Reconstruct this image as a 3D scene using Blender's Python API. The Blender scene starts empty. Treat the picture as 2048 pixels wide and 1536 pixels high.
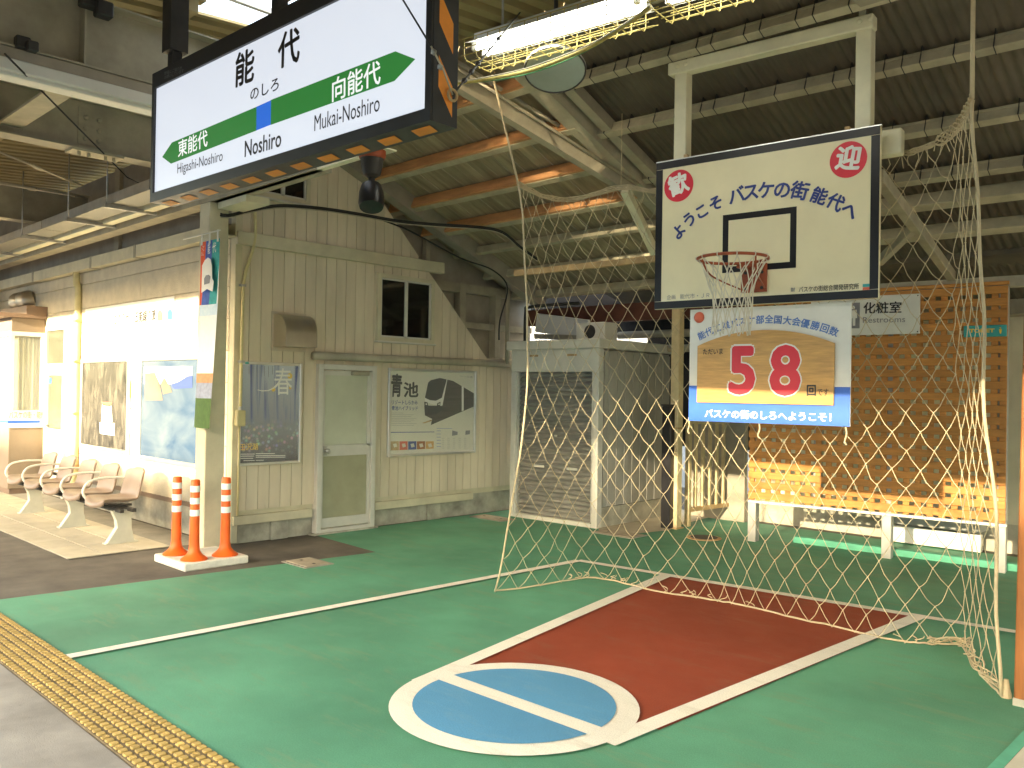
import bpy, bmesh, math, random
from mathutils import Vector as V, Matrix, noise as mnoise
random.seed(7)
rad = math.radians
scene = bpy.context.scene
COL = scene.collection

# ------------------------------------------------------------------ camera
F = 1705.5; W0, H0 = 2048.0, 1536.0
YAW, PIT, ROL = rad(-44.27), rad(.46), rad(.92); CAMH = 1.6
fw = V((math.sin(YAW)*math.cos(PIT), math.cos(YAW)*math.cos(PIT), math.sin(PIT)))
r0 = V((math.cos(YAW), -math.sin(YAW), 0)); u0 = r0.cross(fw)
cR, sR = math.cos(ROL), math.sin(ROL)
RT = r0*cR + u0*sR; UP = u0*cR - r0*sR
CAM = V((0, 0, CAMH))
cd = bpy.data.cameras.new('camera'); cam = bpy.data.objects.new('camera', cd); COL.objects.link(cam)
m3 = Matrix((RT, UP, -fw)).transposed()
cam.matrix_world = Matrix.Translation(CAM) @ m3.to_4x4()
cd.sensor_width = 36; cd.sensor_fit = 'HORIZONTAL'; cd.lens = 36*F/W0
cd.clip_start = .05; cd.clip_end = 2000
scene.camera = cam

# ------------------------------------------------------------------ light
SUN_SLOPE, SUN_SIDE = .25, .125          # rays travel (-side, 1, -slope)
EXPO = 3.42
sun_from = V((SUN_SIDE, -1, SUN_SLOPE)).normalized()
elev = math.asin(sun_from.z); azim = math.atan2(sun_from.x, sun_from.y)
world = bpy.data.worlds.new('World'); scene.world = world; world.use_nodes = True
wn = world.node_tree.nodes; wl = world.node_tree.links
bg = wn['Background']; sky = wn.new('ShaderNodeTexSky'); sky.sky_type = 'NISHITA'; sky.sun_disc = False
sky.sun_elevation = elev; sky.sun_rotation = azim; sky.dust_density = 2.5; sky.air_density = 1.0; sky.ozone_density = .6
wl.new(sky.outputs[0], bg.inputs[0]); bg.inputs[1].default_value = .15
sd = bpy.data.lights.new('sun', 'SUN'); sd.energy = 2.4; sd.angle = rad(.8); sd.color = (1, .86, .64)
so = bpy.data.objects.new('sun', sd); COL.objects.link(so)
so.rotation_euler = sun_from.to_track_quat('Z', 'Y').to_euler(); so.location = (0, -20, 12)
vs = scene.view_settings
vs.view_transform = 'Standard'; vs.look = 'None'; vs.exposure = EXPO; vs.gamma = 1; vs.use_curve_mapping = False
vs.use_white_balance = True; vs.white_balance_temperature = 7350; vs.white_balance_tint = 6
scene.cycles.max_bounces = 10; scene.cycles.diffuse_bounces = 6
scene.cycles.sample_clamp_indirect = 6

# ------------------------------------------------------------------ pixel helpers
A = rad(6.28)
CX = V((math.cos(A), math.sin(A), 0)); CY = V((-math.sin(A), math.cos(A), 0)); Z = V((0, 0, 1))
X = V((1, 0, 0)); Y = V((0, 1, 0))
def ray(x, y): return RT*((x-1024)/F) - UP*((y-768)/F) + fw
def hit(x, y, p, n):
    d = ray(x, y); return CAM + d*((V(p)-CAM).dot(n)/d.dot(n))
def GZ(x, y, z=0): return hit(x, y, (0, 0, z), Z)
def PX(x, y, X_): return hit(x, y, (X_, 0, 0), X)
def PY(x, y, Y_): return hit(x, y, (0, Y_, 0), Y)
def PC(x, y, Yc): return hit(x, y, CY*Yc, CY)
def CW(a, b, z=0): return CX*a + CY*b + Z*z
def cc(p): return (p.dot(CX), p.dot(CY), p.z)
RS = -.405
def roofz(y): return 3.959 + RS*(y-5.805)
RN = V((1, 0, 0)).cross(V((0, 1, RS))).normalized()
def PR(x, y, off=0): return hit(x, y, V((-7.9, 5.805, 3.959)) + RN*off, RN)

# ------------------------------------------------------------------ materials
MATS = {}
def mat(name, col, rough=.6, metal=0., var=.10, scale=5., bump=.15, bscale=60., spec=.4, rnd=.06, stretch=(1, 1, 1), col2=None, thr=None, coat=0., dist=.004):
    if name in MATS: return MATS[name]
    m = bpy.data.materials.new(name); m.use_nodes = True
    n = m.node_tree.nodes; l = m.node_tree.links; b = n['Principled BSDF']
    tc = n.new('ShaderNodeTexCoord'); oi = n.new('ShaderNodeObjectInfo')
    add = n.new('ShaderNodeVectorMath'); add.operation = 'ADD'
    l.new(tc.outputs['Object'], add.inputs[0]); l.new(oi.outputs['Location'], add.inputs[1])
    mp = n.new('ShaderNodeMapping'); mp.inputs['Scale'].default_value = stretch
    l.new(add.outputs[0], mp.inputs[0])
    nz = n.new('ShaderNodeTexNoise'); nz.inputs['Scale'].default_value = scale; nz.inputs['Detail'].default_value = 7; nz.inputs['Roughness'].default_value = .62
    l.new(mp.outputs[0], nz.inputs[0])
    cr = n.new('ShaderNodeValToRGB')
    lo = [max(0, c*(1-var*1.6)) for c in col]; hi = [min(1, c*(1+var)) for c in col]
    cr.color_ramp.elements[0].position = .3; cr.color_ramp.elements[1].position = .72
    cr.color_ramp.elements[0].color = (*lo, 1); cr.color_ramp.elements[1].color = (*hi, 1)
    l.new(nz.outputs[0], cr.inputs[0])
    out = cr.outputs[0]
    if col2 is not None:          # worn patches of another colour, with a shape of their own
        n2 = n.new('ShaderNodeTexNoise'); n2.inputs['Scale'].default_value = scale*2.3; n2.inputs['Detail'].default_value = 9; n2.inputs['Roughness'].default_value = .7
        l.new(mp.outputs[0], n2.inputs[0])
        c2 = n.new('ShaderNodeValToRGB'); t = thr or .62
        c2.color_ramp.elements[0].position = t; c2.color_ramp.elements[1].position = min(1, t+.08)
        l.new(n2.outputs[0], c2.inputs[0])
        mx = n.new('ShaderNodeMixRGB'); mx.inputs[2].default_value = (*col2, 1)
        l.new(c2.outputs[0], mx.inputs[0]); l.new(out, mx.inputs[1]); out = mx.outputs[0]
    if rnd:
        mr = n.new('ShaderNodeMapRange'); mr.inputs[3].default_value = 1-rnd; mr.inputs[4].default_value = 1+rnd
        l.new(oi.outputs['Random'], mr.inputs[0])
        mm = n.new('ShaderNodeVectorMath'); mm.operation = 'SCALE'
        l.new(out, mm.inputs[0]); l.new(mr.outputs[0], mm.inputs['Scale']); out = mm.outputs[0]
    l.new(out, b.inputs['Base Color'])
    b.inputs['Roughness'].default_value = rough; b.inputs['Metallic'].default_value = metal
    b.inputs['Specular IOR Level'].default_value = spec
    if coat: b.inputs['Coat Weight'].default_value = coat; b.inputs['Coat Roughness'].default_value = .08
    rr = n.new('ShaderNodeMapRange'); rr.inputs[3].default_value = max(.02, rough-.1); rr.inputs[4].default_value = min(1, rough+.12)
    l.new(nz.outputs[0], rr.inputs[0]); l.new(rr.outputs[0], b.inputs['Roughness'])
    if bump:
        n3 = n.new('ShaderNodeTexNoise'); n3.inputs['Scale'].default_value = bscale; n3.inputs['Detail'].default_value = 4
        l.new(mp.outputs[0], n3.inputs[0])
        bp = n.new('ShaderNodeBump'); bp.inputs['Strength'].default_value = bump; bp.inputs['Distance'].default_value = dist
        l.new(n3.outputs[0], bp.inputs['Height']); l.new(bp.outputs[0], b.inputs['Normal'])
    MATS[name] = m; return m
def emat(name, col, strength, base=None):
    """a surface that gives off light; strength is what the picture shows at this exposure"""
    if name in MATS: return MATS[name]
    m = bpy.data.materials.new(name); m.use_nodes = True
    b = m.node_tree.nodes['Principled BSDF']
    b.inputs['Base Color'].default_value = (*(base or col), 1); b.inputs['Roughness'].default_value = .25
    b.inputs['Emission Color'].default_value = (*col, 1); b.inputs['Emission Strength'].default_value = strength/2**EXPO
    MATS[name] = m; return m
def glass(name, col, alpha=.25, rough=.03):
    """thin pane: clear glass reflection over a tinted transparent sheet"""
    if name in MATS: return MATS[name]
    m = bpy.data.materials.new(name); m.use_nodes = True; n = m.node_tree.nodes; l = m.node_tree.links
    b = n['Principled BSDF']; b.inputs['Base Color'].default_value = (*col, 1); b.inputs['Roughness'].default_value = rough
    b.inputs['Alpha'].default_value = alpha; b.inputs['Specular IOR Level'].default_value = .6
    MATS[name] = m; return m

M = {}
def defm():
    M['asphalt'] = mat('asphalt', (.135, .118, .098), .85, var=.25, scale=2.2, bump=.5, bscale=220, spec=.3, rnd=0, dist=.003)
    M['concrete'] = mat('concrete', (.30, .28, .24), .85, var=.2, scale=3, bump=.4, bscale=150, rnd=.05, dist=.003)
    M['edge_conc'] = mat('edge_concrete', (.33, .30, .26), .8, var=.25, scale=1.5, bump=.4, bscale=160, rnd=0, col2=(.14, .12, .10), thr=.63)
    M['base_conc'] = mat('base_concrete', (.42, .40, .33), .9, var=.28, scale=4, bump=.5, bscale=90, rnd=.04)
    M['paving'] = mat('paving', (.47, .42, .32), .8, var=.12, scale=3, bump=.3, bscale=180, rnd=.05)
    M['pale_floor'] = mat('pale_floor', (.60, .56, .46), .8, var=.12, scale=3, bump=.3, bscale=150, rnd=0)
    M['tactile'] = mat('tactile_yellow', (.50, .335, .105), .55, var=.16, scale=9, bump=.25, bscale=120, rnd=.10, col2=(.42, .31, .17), thr=.64)
    M['tactile_bed'] = mat('tactile_bed', (.21, .155, .085), .8, var=.25, scale=9, bump=.4, bscale=120, rnd=.08)
    M['siding'] = mat('siding', (.67, .585, .45), .62, var=.12, scale=2.6, bump=.2, bscale=60, rnd=.05, stretch=(1, 1, .25), col2=(.50, .42, .30), thr=.66)
    M['cream'] = mat('cream_paint', (.60, .55, .40), .6, var=.12, scale=3, bump=.15, rnd=.04)
    M['front_panel'] = mat('front_panel', (.62, .55, .42), .85, var=.10, scale=5, bump=.9, bscale=55, rnd=.03, dist=.006)
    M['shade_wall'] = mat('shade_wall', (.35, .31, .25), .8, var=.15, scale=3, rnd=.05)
    M['beam'] = mat('beam_beige', (.40, .36, .27), .6, var=.16, scale=4, bump=.12, rnd=.06, col2=(.24, .17, .10), thr=.70)
    M['beam_white'] = mat('beam_cream', (.78, .74, .54), .5, var=.08, scale=5, bump=.08, rnd=.03)
    M['plank'] = mat('roof_plank', (.37, .305, .20), .85, var=.25, scale=4, bump=.35, bscale=30, rnd=.12, stretch=(3, .35, .35))
    M['purlin_o'] = mat('purlin_orange', (.58, .29, .13), .7, var=.22, scale=6, bump=.4, bscale=60, rnd=.06, stretch=(.4, 2, 2), col2=(.50, .44, .32), thr=.69)
    M['purlin_p'] = mat('purlin_pale', (.46, .41, .29), .65, var=.16, scale=5, bump=.15, rnd=.05)
    M['corr'] = mat('corrugated_dark', (.15, .122, .088), .7, var=.2, scale=2, bump=.1, rnd=.08)
    M['canopy_sheet'] = mat('canopy_sheet', (.34, .27, .135), .6, var=.14, scale=2, bump=.08, rnd=.05)
    M['iron'] = mat('dark_iron', (.045, .042, .04), .55, var=.2, scale=8, rnd=.1)
    M['steel'] = mat('galvanised', (.45, .45, .44), .38, metal=.85, var=.12, scale=8, bump=.05, rnd=.06)
    M['alu'] = mat('aluminium', (.68, .67, .64), .32, metal=.8, var=.06, scale=7, bump=.03, rnd=.04)
    M['alu_paint'] = mat('aluminium_paint', (.60, .58, .53), .45, var=.06, scale=5, bump=.05, rnd=.04)
    M['shutter'] = mat('shutter_grey', (.27, .265, .25), .45, metal=.25, var=.10, scale=4, bump=.06, rnd=.05)
    M['shed_side'] = mat('shed_side', (.40, .39, .36), .5, var=.10, scale=3, bump=.06, rnd=.04)
    M['shed_trim'] = mat('shed_trim', (.62, .61, .56), .5, var=.06, scale=5, bump=.05, rnd=.03)
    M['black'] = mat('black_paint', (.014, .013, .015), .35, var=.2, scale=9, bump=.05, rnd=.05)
    M['sign_black'] = mat('sign_frame', (.03, .03, .033), .4, var=.15, scale=8, bump=.04, rnd=.05)
    M['orange_tape'] = mat('hazard_orange', (.75, .26, .035), .5, var=.12, scale=9, bump=.05)
    M['cone'] = mat('delineator_orange', (.88, .13, .02), .42, var=.08, scale=9, bump=.04)
    M['reflect'] = mat('reflective_white', (.85, .85, .83), .35, var=.04, scale=9, bump=.03)
    M['slab'] = mat('slab_white', (.70, .67, .58), .8, var=.16, scale=6, bump=.3, bscale=90)
    M['seat'] = mat('seat_plastic', (.27, .20, .155), .38, var=.05, scale=6, bump=.04, rnd=.03)
    M['leg'] = mat('leg_paint', (.52, .51, .43), .45, var=.08, scale=7, bump=.05)
    M['armrest'] = mat('armrest', (.70, .68, .60), .3, var=.05, scale=7, bump=0)
    M['board'] = mat('board_white', (.84, .76, .52), .18, var=.04, scale=3, bump=.02, rnd=0, coat=.4)
    M['navy'] = mat('navy_print', (.035, .06, .24), .4, var=.08, bump=0)
    M['redp'] = mat('red_print', (.68, .03, .055), .4, var=.06, bump=0)
    M['whitep'] = mat('white_print', (.80, .79, .74), .45, var=.03, bump=0)
    M['whites'] = mat('white_sign', (.74, .73, .68), .4, var=.05, bump=.02)
    M['bluep'] = mat('blue_print', (.03, .14, .60), .4, var=.06, bump=0)
    M['bluetext'] = mat('blue_text', (.10, .20, .50), .4, var=.06, bump=0)
    M['blackp'] = mat('black_print', (.025, .022, .022), .45, var=.1, bump=0)
    M['greyp'] = mat('grey_print', (.22, .22, .24), .5, var=.1, bump=0)
    M['redball'] = mat('ball_red', (.66, .14, .08), .4, var=.1, bump=0)
    M['plaque'] = mat('plaque_wood', (.60, .34, .115), .5, var=.16, scale=5, bump=.15, bscale=30, stretch=(1, 3, 9), rnd=0, coat=.15)
    M['lattice'] = mat('lattice_wood', (.54, .235, .06), .6, var=.16, scale=5, bump=.2, bscale=30, stretch=(.8, 4, 7), rnd=.09)
    M['rim'] = mat('rim_orange', (.34, .075, .03), .45, var=.2, scale=14, bump=.1, col2=(.20, .09, .05), thr=.66)
    M['cord'] = mat('net_cord', (.56, .47, .31), .8, var=.10, scale=20, bump=0, rnd=0)
    M['hoopcord'] = mat('hoop_cord', (.66, .61, .50), .8, var=.10, scale=20, bump=0, rnd=0)
    M['rust'] = mat('rusty_steel', (.50, .34, .17), .65, var=.2, scale=8, bump=.3, col2=(.24, .09, .03), thr=.60)
    M['pole'] = mat('pole_cream', (.62, .50, .30), .55, var=.12, scale=7, bump=.15, col2=(.30, .12, .05), thr=.66)
    M['brown'] = mat('brown_wood', (.34, .125, .035), .6, var=.2, scale=5, bump=.3, bscale=40, stretch=(5, 5, .5))
    M['glassdark'] = glass('glass_dark', (.012, .011, .010), .97, .04)
    M['wash'] = mat('restroom_wall', (.70, .65, .50), .75, var=.08, scale=3, bump=.2, rnd=.03)
    M['wash_base'] = mat('restroom_base', (.45, .42, .34), .85, var=.14, scale=4, bump=.3)
    M['cable'] = mat('cable_black', (.03, .028, .025), .55, var=.2, bump=0)
    M['cable_y'] = mat('cable_yellow', (.50, .40, .13), .6, var=.2, scale=30, bump=0)
    M['cable_g'] = mat('cable_green', (.06, .25, .10), .5, var=.1, bump=0)
    M['cable_w'] = mat('cable_pale', (.45, .40, .30), .6, var=.2, bump=0)
    M['conduit'] = mat('conduit_cream', (.62, .55, .30), .5, var=.1, scale=8, bump=.05)
    M['curtain'] = mat('curtain', (.24, .235, .16), .85, var=.10, scale=4, bump=.2, rnd=0)
    M['kiosk'] = mat('kiosk_panel', (.25, .195, .145), .6, var=.06, scale=5, bump=.15)
    M['kiosk_w'] = mat('kiosk_white', (.76, .74, .66), .45, var=.04, bump=.02)
    M['kiosk_br'] = mat('kiosk_brown', (.22, .15, .11), .5, var=.1, bump=.05)
    M['doorpanel'] = mat('door_panel', (.36, .35, .24), .5, var=.08, scale=4, bump=.05)
    M['frost'] = mat('frosted_pane', (.50, .52, .42), .35, var=.08, scale=2.5, bump=.05, rnd=0)
    M['dim_pane'] = mat('dim_pane', (.10, .105, .08), .2, var=.12, scale=3, bump=0, rnd=.05)
    M['green_lid'] = mat('lid_steel', (.42, .36, .27), .7, var=.2, scale=6, bump=.4)
    M['curb'] = mat('curb_green', (.11, .42, .28), .7, var=.12, scale=6, bump=.2)
    M['hood'] = mat('stainless', (.55, .50, .42), .38, metal=.9, var=.08, scale=4, bump=.03, rnd=0)
    M['redbeam'] = mat('red_beam', (.13, .045, .03), .7, var=.2, bump=.1)
    M['facade'] = mat('far_facade', (.66, .68, .70), .8, var=.08, scale=1, bump=.1)
    M['teal'] = mat('teal_print', (.04, .36, .36), .5, var=.08, bump=0)
    M['orangep'] = mat('orange_print', (.78, .16, .04), .5, var=.08, bump=0)
    M['yellowp'] = mat('yellow_print', (.80, .52, .06), .5, var=.08, bump=0)
    M['paper'] = mat('poster_paper', (.66, .64, .54), .30, var=.04, scale=3, bump=.02, coat=.3)
    M['train'] = mat('train_dark', (.085, .07, .06), .4, var=.3, scale=6, bump=0, stretch=(1, .3, 5))
    M['train_f'] = mat('train_front', (.05, .045, .045), .35, var=.15, bump=0)
    M['trackbed'] = mat('ballast', (.20, .17, .14), .95, var=.4, scale=20, bump=.8, bscale=60, rnd=0, dist=.03)
    M['roof_top'] = mat('roof_sheet', (.24, .25, .25), .6, var=.15)
defm()

def ground_paint(name, col, under, thr=.66, var=.12, grime=None):
    """floor paint: colour drift, coarse grain, worn spots that show what lies below"""
    m = bpy.data.materials.new(name); m.use_nodes = True; n = m.node_tree.nodes; l = m.node_tree.links; b = n['Principled BSDF']
    tc = n.new('ShaderNodeTexCoord')
    def nz(s, d=6, r=.6, vec=None):
        t = n.new('ShaderNodeTexNoise'); t.inputs['Scale'].default_value = s; t.inputs['Detail'].default_value = d; t.inputs['Roughness'].default_value = r
        l.new(vec or tc.outputs['Object'], t.inputs[0]); return t.outputs[0]
    def ramp(src, a, c0, bpos, c1):
        r = n.new('ShaderNodeValToRGB'); r.color_ramp.elements[0].position = a; r.color_ramp.elements[1].position = bpos
        r.color_ramp.elements[0].color = (*c0, 1); r.color_ramp.elements[1].color = (*c1, 1); l.new(src, r.inputs[0]); return r.outputs[0]
    def mix(f, a, c, bt='MIX'):
        x = n.new('ShaderNodeMixRGB'); x.blend_type = bt
        if isinstance(f, float): x.inputs[0].default_value = f
        else: l.new(f, x.inputs[0])
        for i, s in ((1, a), (2, c)):
            if isinstance(s, tuple): x.inputs[i].default_value = (*s, 1)
            else: l.new(s, x.inputs[i])
        return x.outputs[0]
    base = ramp(nz(.55, 5), .32, tuple(c*(1-var*1.5) for c in col), .7, tuple(min(1, c*(1+var)) for c in col))
    grain = ramp(nz(150, 3, .7), .3, (.78, .78, .78), .7, (1.16, 1.16, 1.16))
    c = mix(1.0, base, grain, 'MULTIPLY')
    mp = n.new('ShaderNodeMapping'); mp.inputs['Scale'].default_value = (.8, 3.0, 1); mp.inputs['Rotation'].default_value = (0, 0, .5); l.new(tc.outputs['Object'], mp.inputs[0])
    scuff = ramp(nz(2.2, 8, .72, mp.outputs[0]), .53, (0, 0, 0), .72, (.72, .72, .72))
    c = mix(scuff, c, grime or tuple(x*.62+.07 for x in col))
    worn = ramp(nz(34, 6, .75), thr, (0, 0, 0), thr+.07, (1, 1, 1))
    c = mix(worn, c, under)
    l.new(c, b.inputs['Base Color'])
    r = n.new('ShaderNodeMapRange'); r.inputs[3].default_value = .5; r.inputs[4].default_value = .85; l.new(nz(3, 5), r.inputs[0]); l.new(r.outputs[0], b.inputs['Roughness'])
    bp = n.new('ShaderNodeBump'); bp.inputs['Strength'].default_value = .5; bp.inputs['Distance'].default_value = .003
    l.new(nz(210, 3), bp.inputs['Height']); l.new(bp.outputs[0], b.inputs['Normal'])
    b.inputs['Specular IOR Level'].default_value = .35
    return m
M['green'] = ground_paint('court_green', (.105, .32, .20), (.16, .20, .13), .67, .19, (.19, .27, .155))
M['redf'] = ground_paint('key_red', (.29, .055, .026), (.22, .12, .08), .70, .12, (.26, .10, .06))
M['bluef'] = ground_paint('circle_blue', (.095, .30, .50), (.2, .3, .36), .70, .10, (.16, .32, .44))
M['whitef'] = ground_paint('line_white', (.84, .80, .69), (.42, .42, .33), .655, .08, (.55, .50, .40))

# ------------------------------------------------------------------ mesh helpers
ORG = {}            # world position of each object's origin
def tag(o, label=None, cat=None, group=None, kind=None):
    if label: o['label'] = label
    if cat: o['category'] = cat
    if group: o['group'] = group
    if kind: o['kind'] = kind
    return o
def thing(name, loc, label, cat, group=None):
    o = bpy.data.objects.new(name, None); o.empty_display_size = .1; COL.objects.link(o)
    o.location = loc; ORG[o.name] = V(loc); return tag(o, label, cat, group)
def put(name, me, center, m, parent=None):
    o = bpy.data.objects.new(name, me); COL.objects.link(o)
    if m is not None and not me.materials: me.materials.append(m)
    c = V(center); ORG[o.name] = c
    if parent is not None:
        o.parent = parent; o.location = c - ORG[parent.name]
    else: o.location = c
    return o
class G:
    """collects verts and faces in world coordinates"""
    def __init__(s): s.v = []; s.f = []
    def add(s, vs, fs):
        k = len(s.v); s.v += [V(p) for p in vs]; s.f += [tuple(i+k for i in f) for f in fs]; return s
    def box(s, c, ax, ay, az, hx, hy, hz):
        c = V(c); P = []
        for k in (-1, 1):
            for j in (-1, 1):
                for i in (-1, 1): P.append(c + ax*(i*hx) + ay*(j*hy) + az*(k*hz))
        return s.add(P, [(0, 2, 3, 1), (4, 5, 7, 6), (0, 1, 5, 4), (2, 6, 7, 3), (0, 4, 6, 2), (1, 3, 7, 5)])
    def wbox(s, x0, x1, y0, y1, z0, z1):
        return s.box(((x0+x1)/2, (y0+y1)/2, (z0+z1)/2), X, Y, Z, abs(x1-x0)/2, abs(y1-y0)/2, abs(z1-z0)/2)
    def cbox(s, x0, x1, y0, y1, z0, z1):
        return s.box(CW((x0+x1)/2, (y0+y1)/2, (z0+z1)/2), CX, CY, Z, abs(x1-x0)/2, abs(y1-y0)/2, abs(z1-z0)/2)
    def beam(s, p, q, w, h, up=Z):
        p, q = V(p), V(q); d = (q-p); L = d.length; d = d.normalized(); sd = d.cross(up).normalized(); u = sd.cross(d)
        return s.box((p+q)/2, d, sd, u, L/2, w/2, h/2)
    def tube(s, pts, r, n=6, caps=True, closed=False):
        pts = [V(p) for p in pts]; k0 = len(s.v); m = len(pts); prev = None
        for i, p in enumerate(pts):
            if closed: t = pts[(i+1) % m] - pts[i-1]
            else: t = pts[min(i+1, m-1)] - pts[max(i-1, 0)]
            t = t.normalized() if t.length > 1e-9 else V((0, 0, 1))
            if prev is None:
                a = t.cross(V((0, 0, 1)));
                if a.length < .05: a = t.cross(V((1, 0, 0)))
            else: a = prev - t*prev.dot(t)
            a.normalize(); b = t.cross(a); prev = a
            rr = r[i] if isinstance(r, (list, tuple)) else r
            for j in range(n):
                an = 2*math.pi*j/n; s.v.append(p + a*(math.cos(an)*rr) + b*(math.sin(an)*rr))
        for i in range(m if closed else m-1):
            i2 = (i+1) % m
            for j in range(n):
                s.f.append((k0+i*n+j, k0+i*n+(j+1) % n, k0+i2*n+(j+1) % n, k0+i2*n+j))
        if caps and not closed:
            s.f.append(tuple(k0+j for j in reversed(range(n)))); s.f.append(tuple(k0+(m-1)*n+j for j in range(n)))
        return s
    def lathe(s, base, prof, n=24, axis=Z, cap=True):
        axis = axis.normalized(); a = axis.cross(V((.3, .9, .2))).normalized(); b = axis.cross(a); base = V(base); k0 = len(s.v)
        for (r, h) in prof:
            for j in range(n):
                an = 2*math.pi*j/n; s.v.append(base + axis*h + a*(math.cos(an)*r) + b*(math.sin(an)*r))
        for i in range(len(prof)-1):
            for j in range(n): s.f.append((k0+i*n+j, k0+i*n+(j+1) % n, k0+(i+1)*n+(j+1) % n, k0+(i+1)*n+j))
        if cap:
            s.f.append(tuple(k0+j for j in reversed(range(n)))); s.f.append(tuple(k0+(len(prof)-1)*n+j for j in range(n)))
        return s
    def prism(s, poly, d):
        poly = [V(p) for p in poly]; n = len(poly); d = V(d); k = len(s.v)
        s.v += poly + [p+d for p in poly]
        s.f.append(tuple(k+i for i in reversed(range(n)))); s.f.append(tuple(k+n+i for i in range(n)))
        for i in range(n): s.f.append((k+i, k+(i+1) % n, k+n+(i+1) % n, k+n+i))
        return s
    def sheet(s, poly): return s.add(poly, [tuple(range(len(poly)))])
    def mesh(s, name='m', smooth=False, bevel=0, center=None, rot=None):
        xs = [p.x for p in s.v]; ys = [p.y for p in s.v]; zs = [p.z for p in s.v]
        c = V(((min(xs)+max(xs))/2, (min(ys)+max(ys))/2, (min(zs)+max(zs))/2)) if center is None else V(center)
        me = bpy.data.meshes.new(name); me.from_pydata([tuple(p-c) for p in s.v], [], s.f)
        if bevel or True:
            bm = bmesh.new(); bm.from_mesh(me)
            bmesh.ops.recalc_face_normals(bm, faces=bm.faces) if len(bm.faces) > 1 else None
            if bevel:
                bmesh.ops.bevel(bm, geom=list(bm.edges), offset=bevel, segments=1, affect='EDGES', profile=.5)
            bm.to_mesh(me); bm.free()
        if smooth:
            for p in me.polygons: p.use_smooth = True
        return me, c
    def obj(s, name, m, parent=None, smooth=False, bevel=0):
        me, c = s.mesh(name, smooth, bevel); return put(name, me, c, m, parent)
def wbox(name, m, parent, x0, x1, y0, y1, z0, z1, bevel=0): return G().wbox(x0, x1, y0, y1, z0, z1).obj(name, m, parent, bevel=bevel)
def cbox(name, m, parent, x0, x1, y0, y1, z0, z1, bevel=0): return G().cbox(x0, x1, y0, y1, z0, z1).obj(name, m, parent, bevel=bevel)
def beam(name, m, parent, p, q, w, h, up=Z, bevel=0): return G().beam(p, q, w, h, up).obj(name, m, parent, bevel=bevel)
def tube(name, m, parent, pts, r, n=8): return G().tube(pts, r, n).obj(name, m, parent, smooth=True)
def autosmooth(o, ang=35):
    for p in o.data.polygons: p.use_smooth = True
    o.data.set_sharp_from_angle(angle=rad(ang)); return o
def struct(name, g, m, bevel=0):
    o = g.obj(name, m, None, bevel=bevel); o['kind'] = 'structure'; return o
def curve(pts, n=8):
    """Catmull-Rom through the points"""
    pts = [V(p) for p in pts]; out = []
    for i in range(len(pts)-1):
        p0 = pts[max(i-1, 0)]; p1 = pts[i]; p2 = pts[i+1]; p3 = pts[min(i+2, len(pts)-1)]
        for k in range(n):
            t = k/n; out.append(.5*((2*p1) + (p2-p0)*t + (2*p0-5*p1+4*p2-p3)*t*t + (3*p1-p0-3*p2+p3)*t*t*t))
    out.append(pts[-1]); return out
def sag(p, q, d, n=14):
    p, q = V(p), V(q); return [p.lerp(q, i/n) - Z*(d*4*(i/n)*(1-i/n)) for i in range(n+1)]
def text(s, size, m, parent, o, ux, uy, align='CENTER', weight=0., sx=1., rot=0., name='lettering', thick=0.):
    """flat lettering lying in the plane (ux, uy) with its middle at o; weight thickens the strokes"""
    cu = bpy.data.curves.new('t', 'FONT'); cu.body = s; cu.size = size; cu.align_x = align; cu.align_y = 'CENTER'; cu.resolution_u = 3; cu.fill_mode = 'FRONT'
    ob = bpy.data.objects.new('t', cu); me = bpy.data.meshes.new_from_object(ob)
    bpy.data.objects.remove(ob); bpy.data.curves.remove(cu)
    if len(me.vertices) == 0: return None
    c, sn = math.cos(rot), math.sin(rot); nz_ = ux.cross(uy).normalized()
    base = [(v.co.x*sx, v.co.y) for v in me.vertices]; fs = [tuple(p.vertices) for p in me.polygons]; bpy.data.meshes.remove(me)
    sh = [(0, 0)] + ([(weight*math.cos(rad(45*k)), weight*math.sin(rad(45*k))) for k in range(8)] if weight > 0 else [])
    vs_, ff = [], []
    for k, (dx_, dy_) in enumerate(sh):
        n0 = len(vs_)
        for x, y in base:
            x, y = x+dx_, y+dy_; x, y = x*c - y*sn, x*sn + y*c
            vs_.append(ux*x + uy*y + nz_*(.00006*k*(1 if size < .9 else 0) + k*1e-4*(size >= .9)))
        ff += [tuple(i+n0 for i in f) for f in fs]
    cen = sum(vs_, V())/len(vs_)
    me = bpy.data.meshes.new(name); me.from_pydata([tuple(v-cen) for v in vs_], [], ff)
    return put(name, me, V(o)+cen, m, parent)
def flat(name, m, parent, pts): return G().sheet(pts).obj(name, m, parent)

# ================================================================== SETTING
struct('ground', G().wbox(-300, 300, -300, 300, -1.6, -1.1), M['trackbed'])
struct('platform', G().wbox(-70, 40, -.45, 40, -1.05, 0), M['asphalt'])
struct('platform_edge', G().sheet([V((-70, -.44, .004)), V((40, -.44, .004)), V((40, 1.465, .004)), V((-70, 1.465, .004))]), M['edge_conc'])
def flr(name, m, pts, z): return struct(name, G().sheet([V((p[0], p[1], z)) for p in pts]), m)
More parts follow.
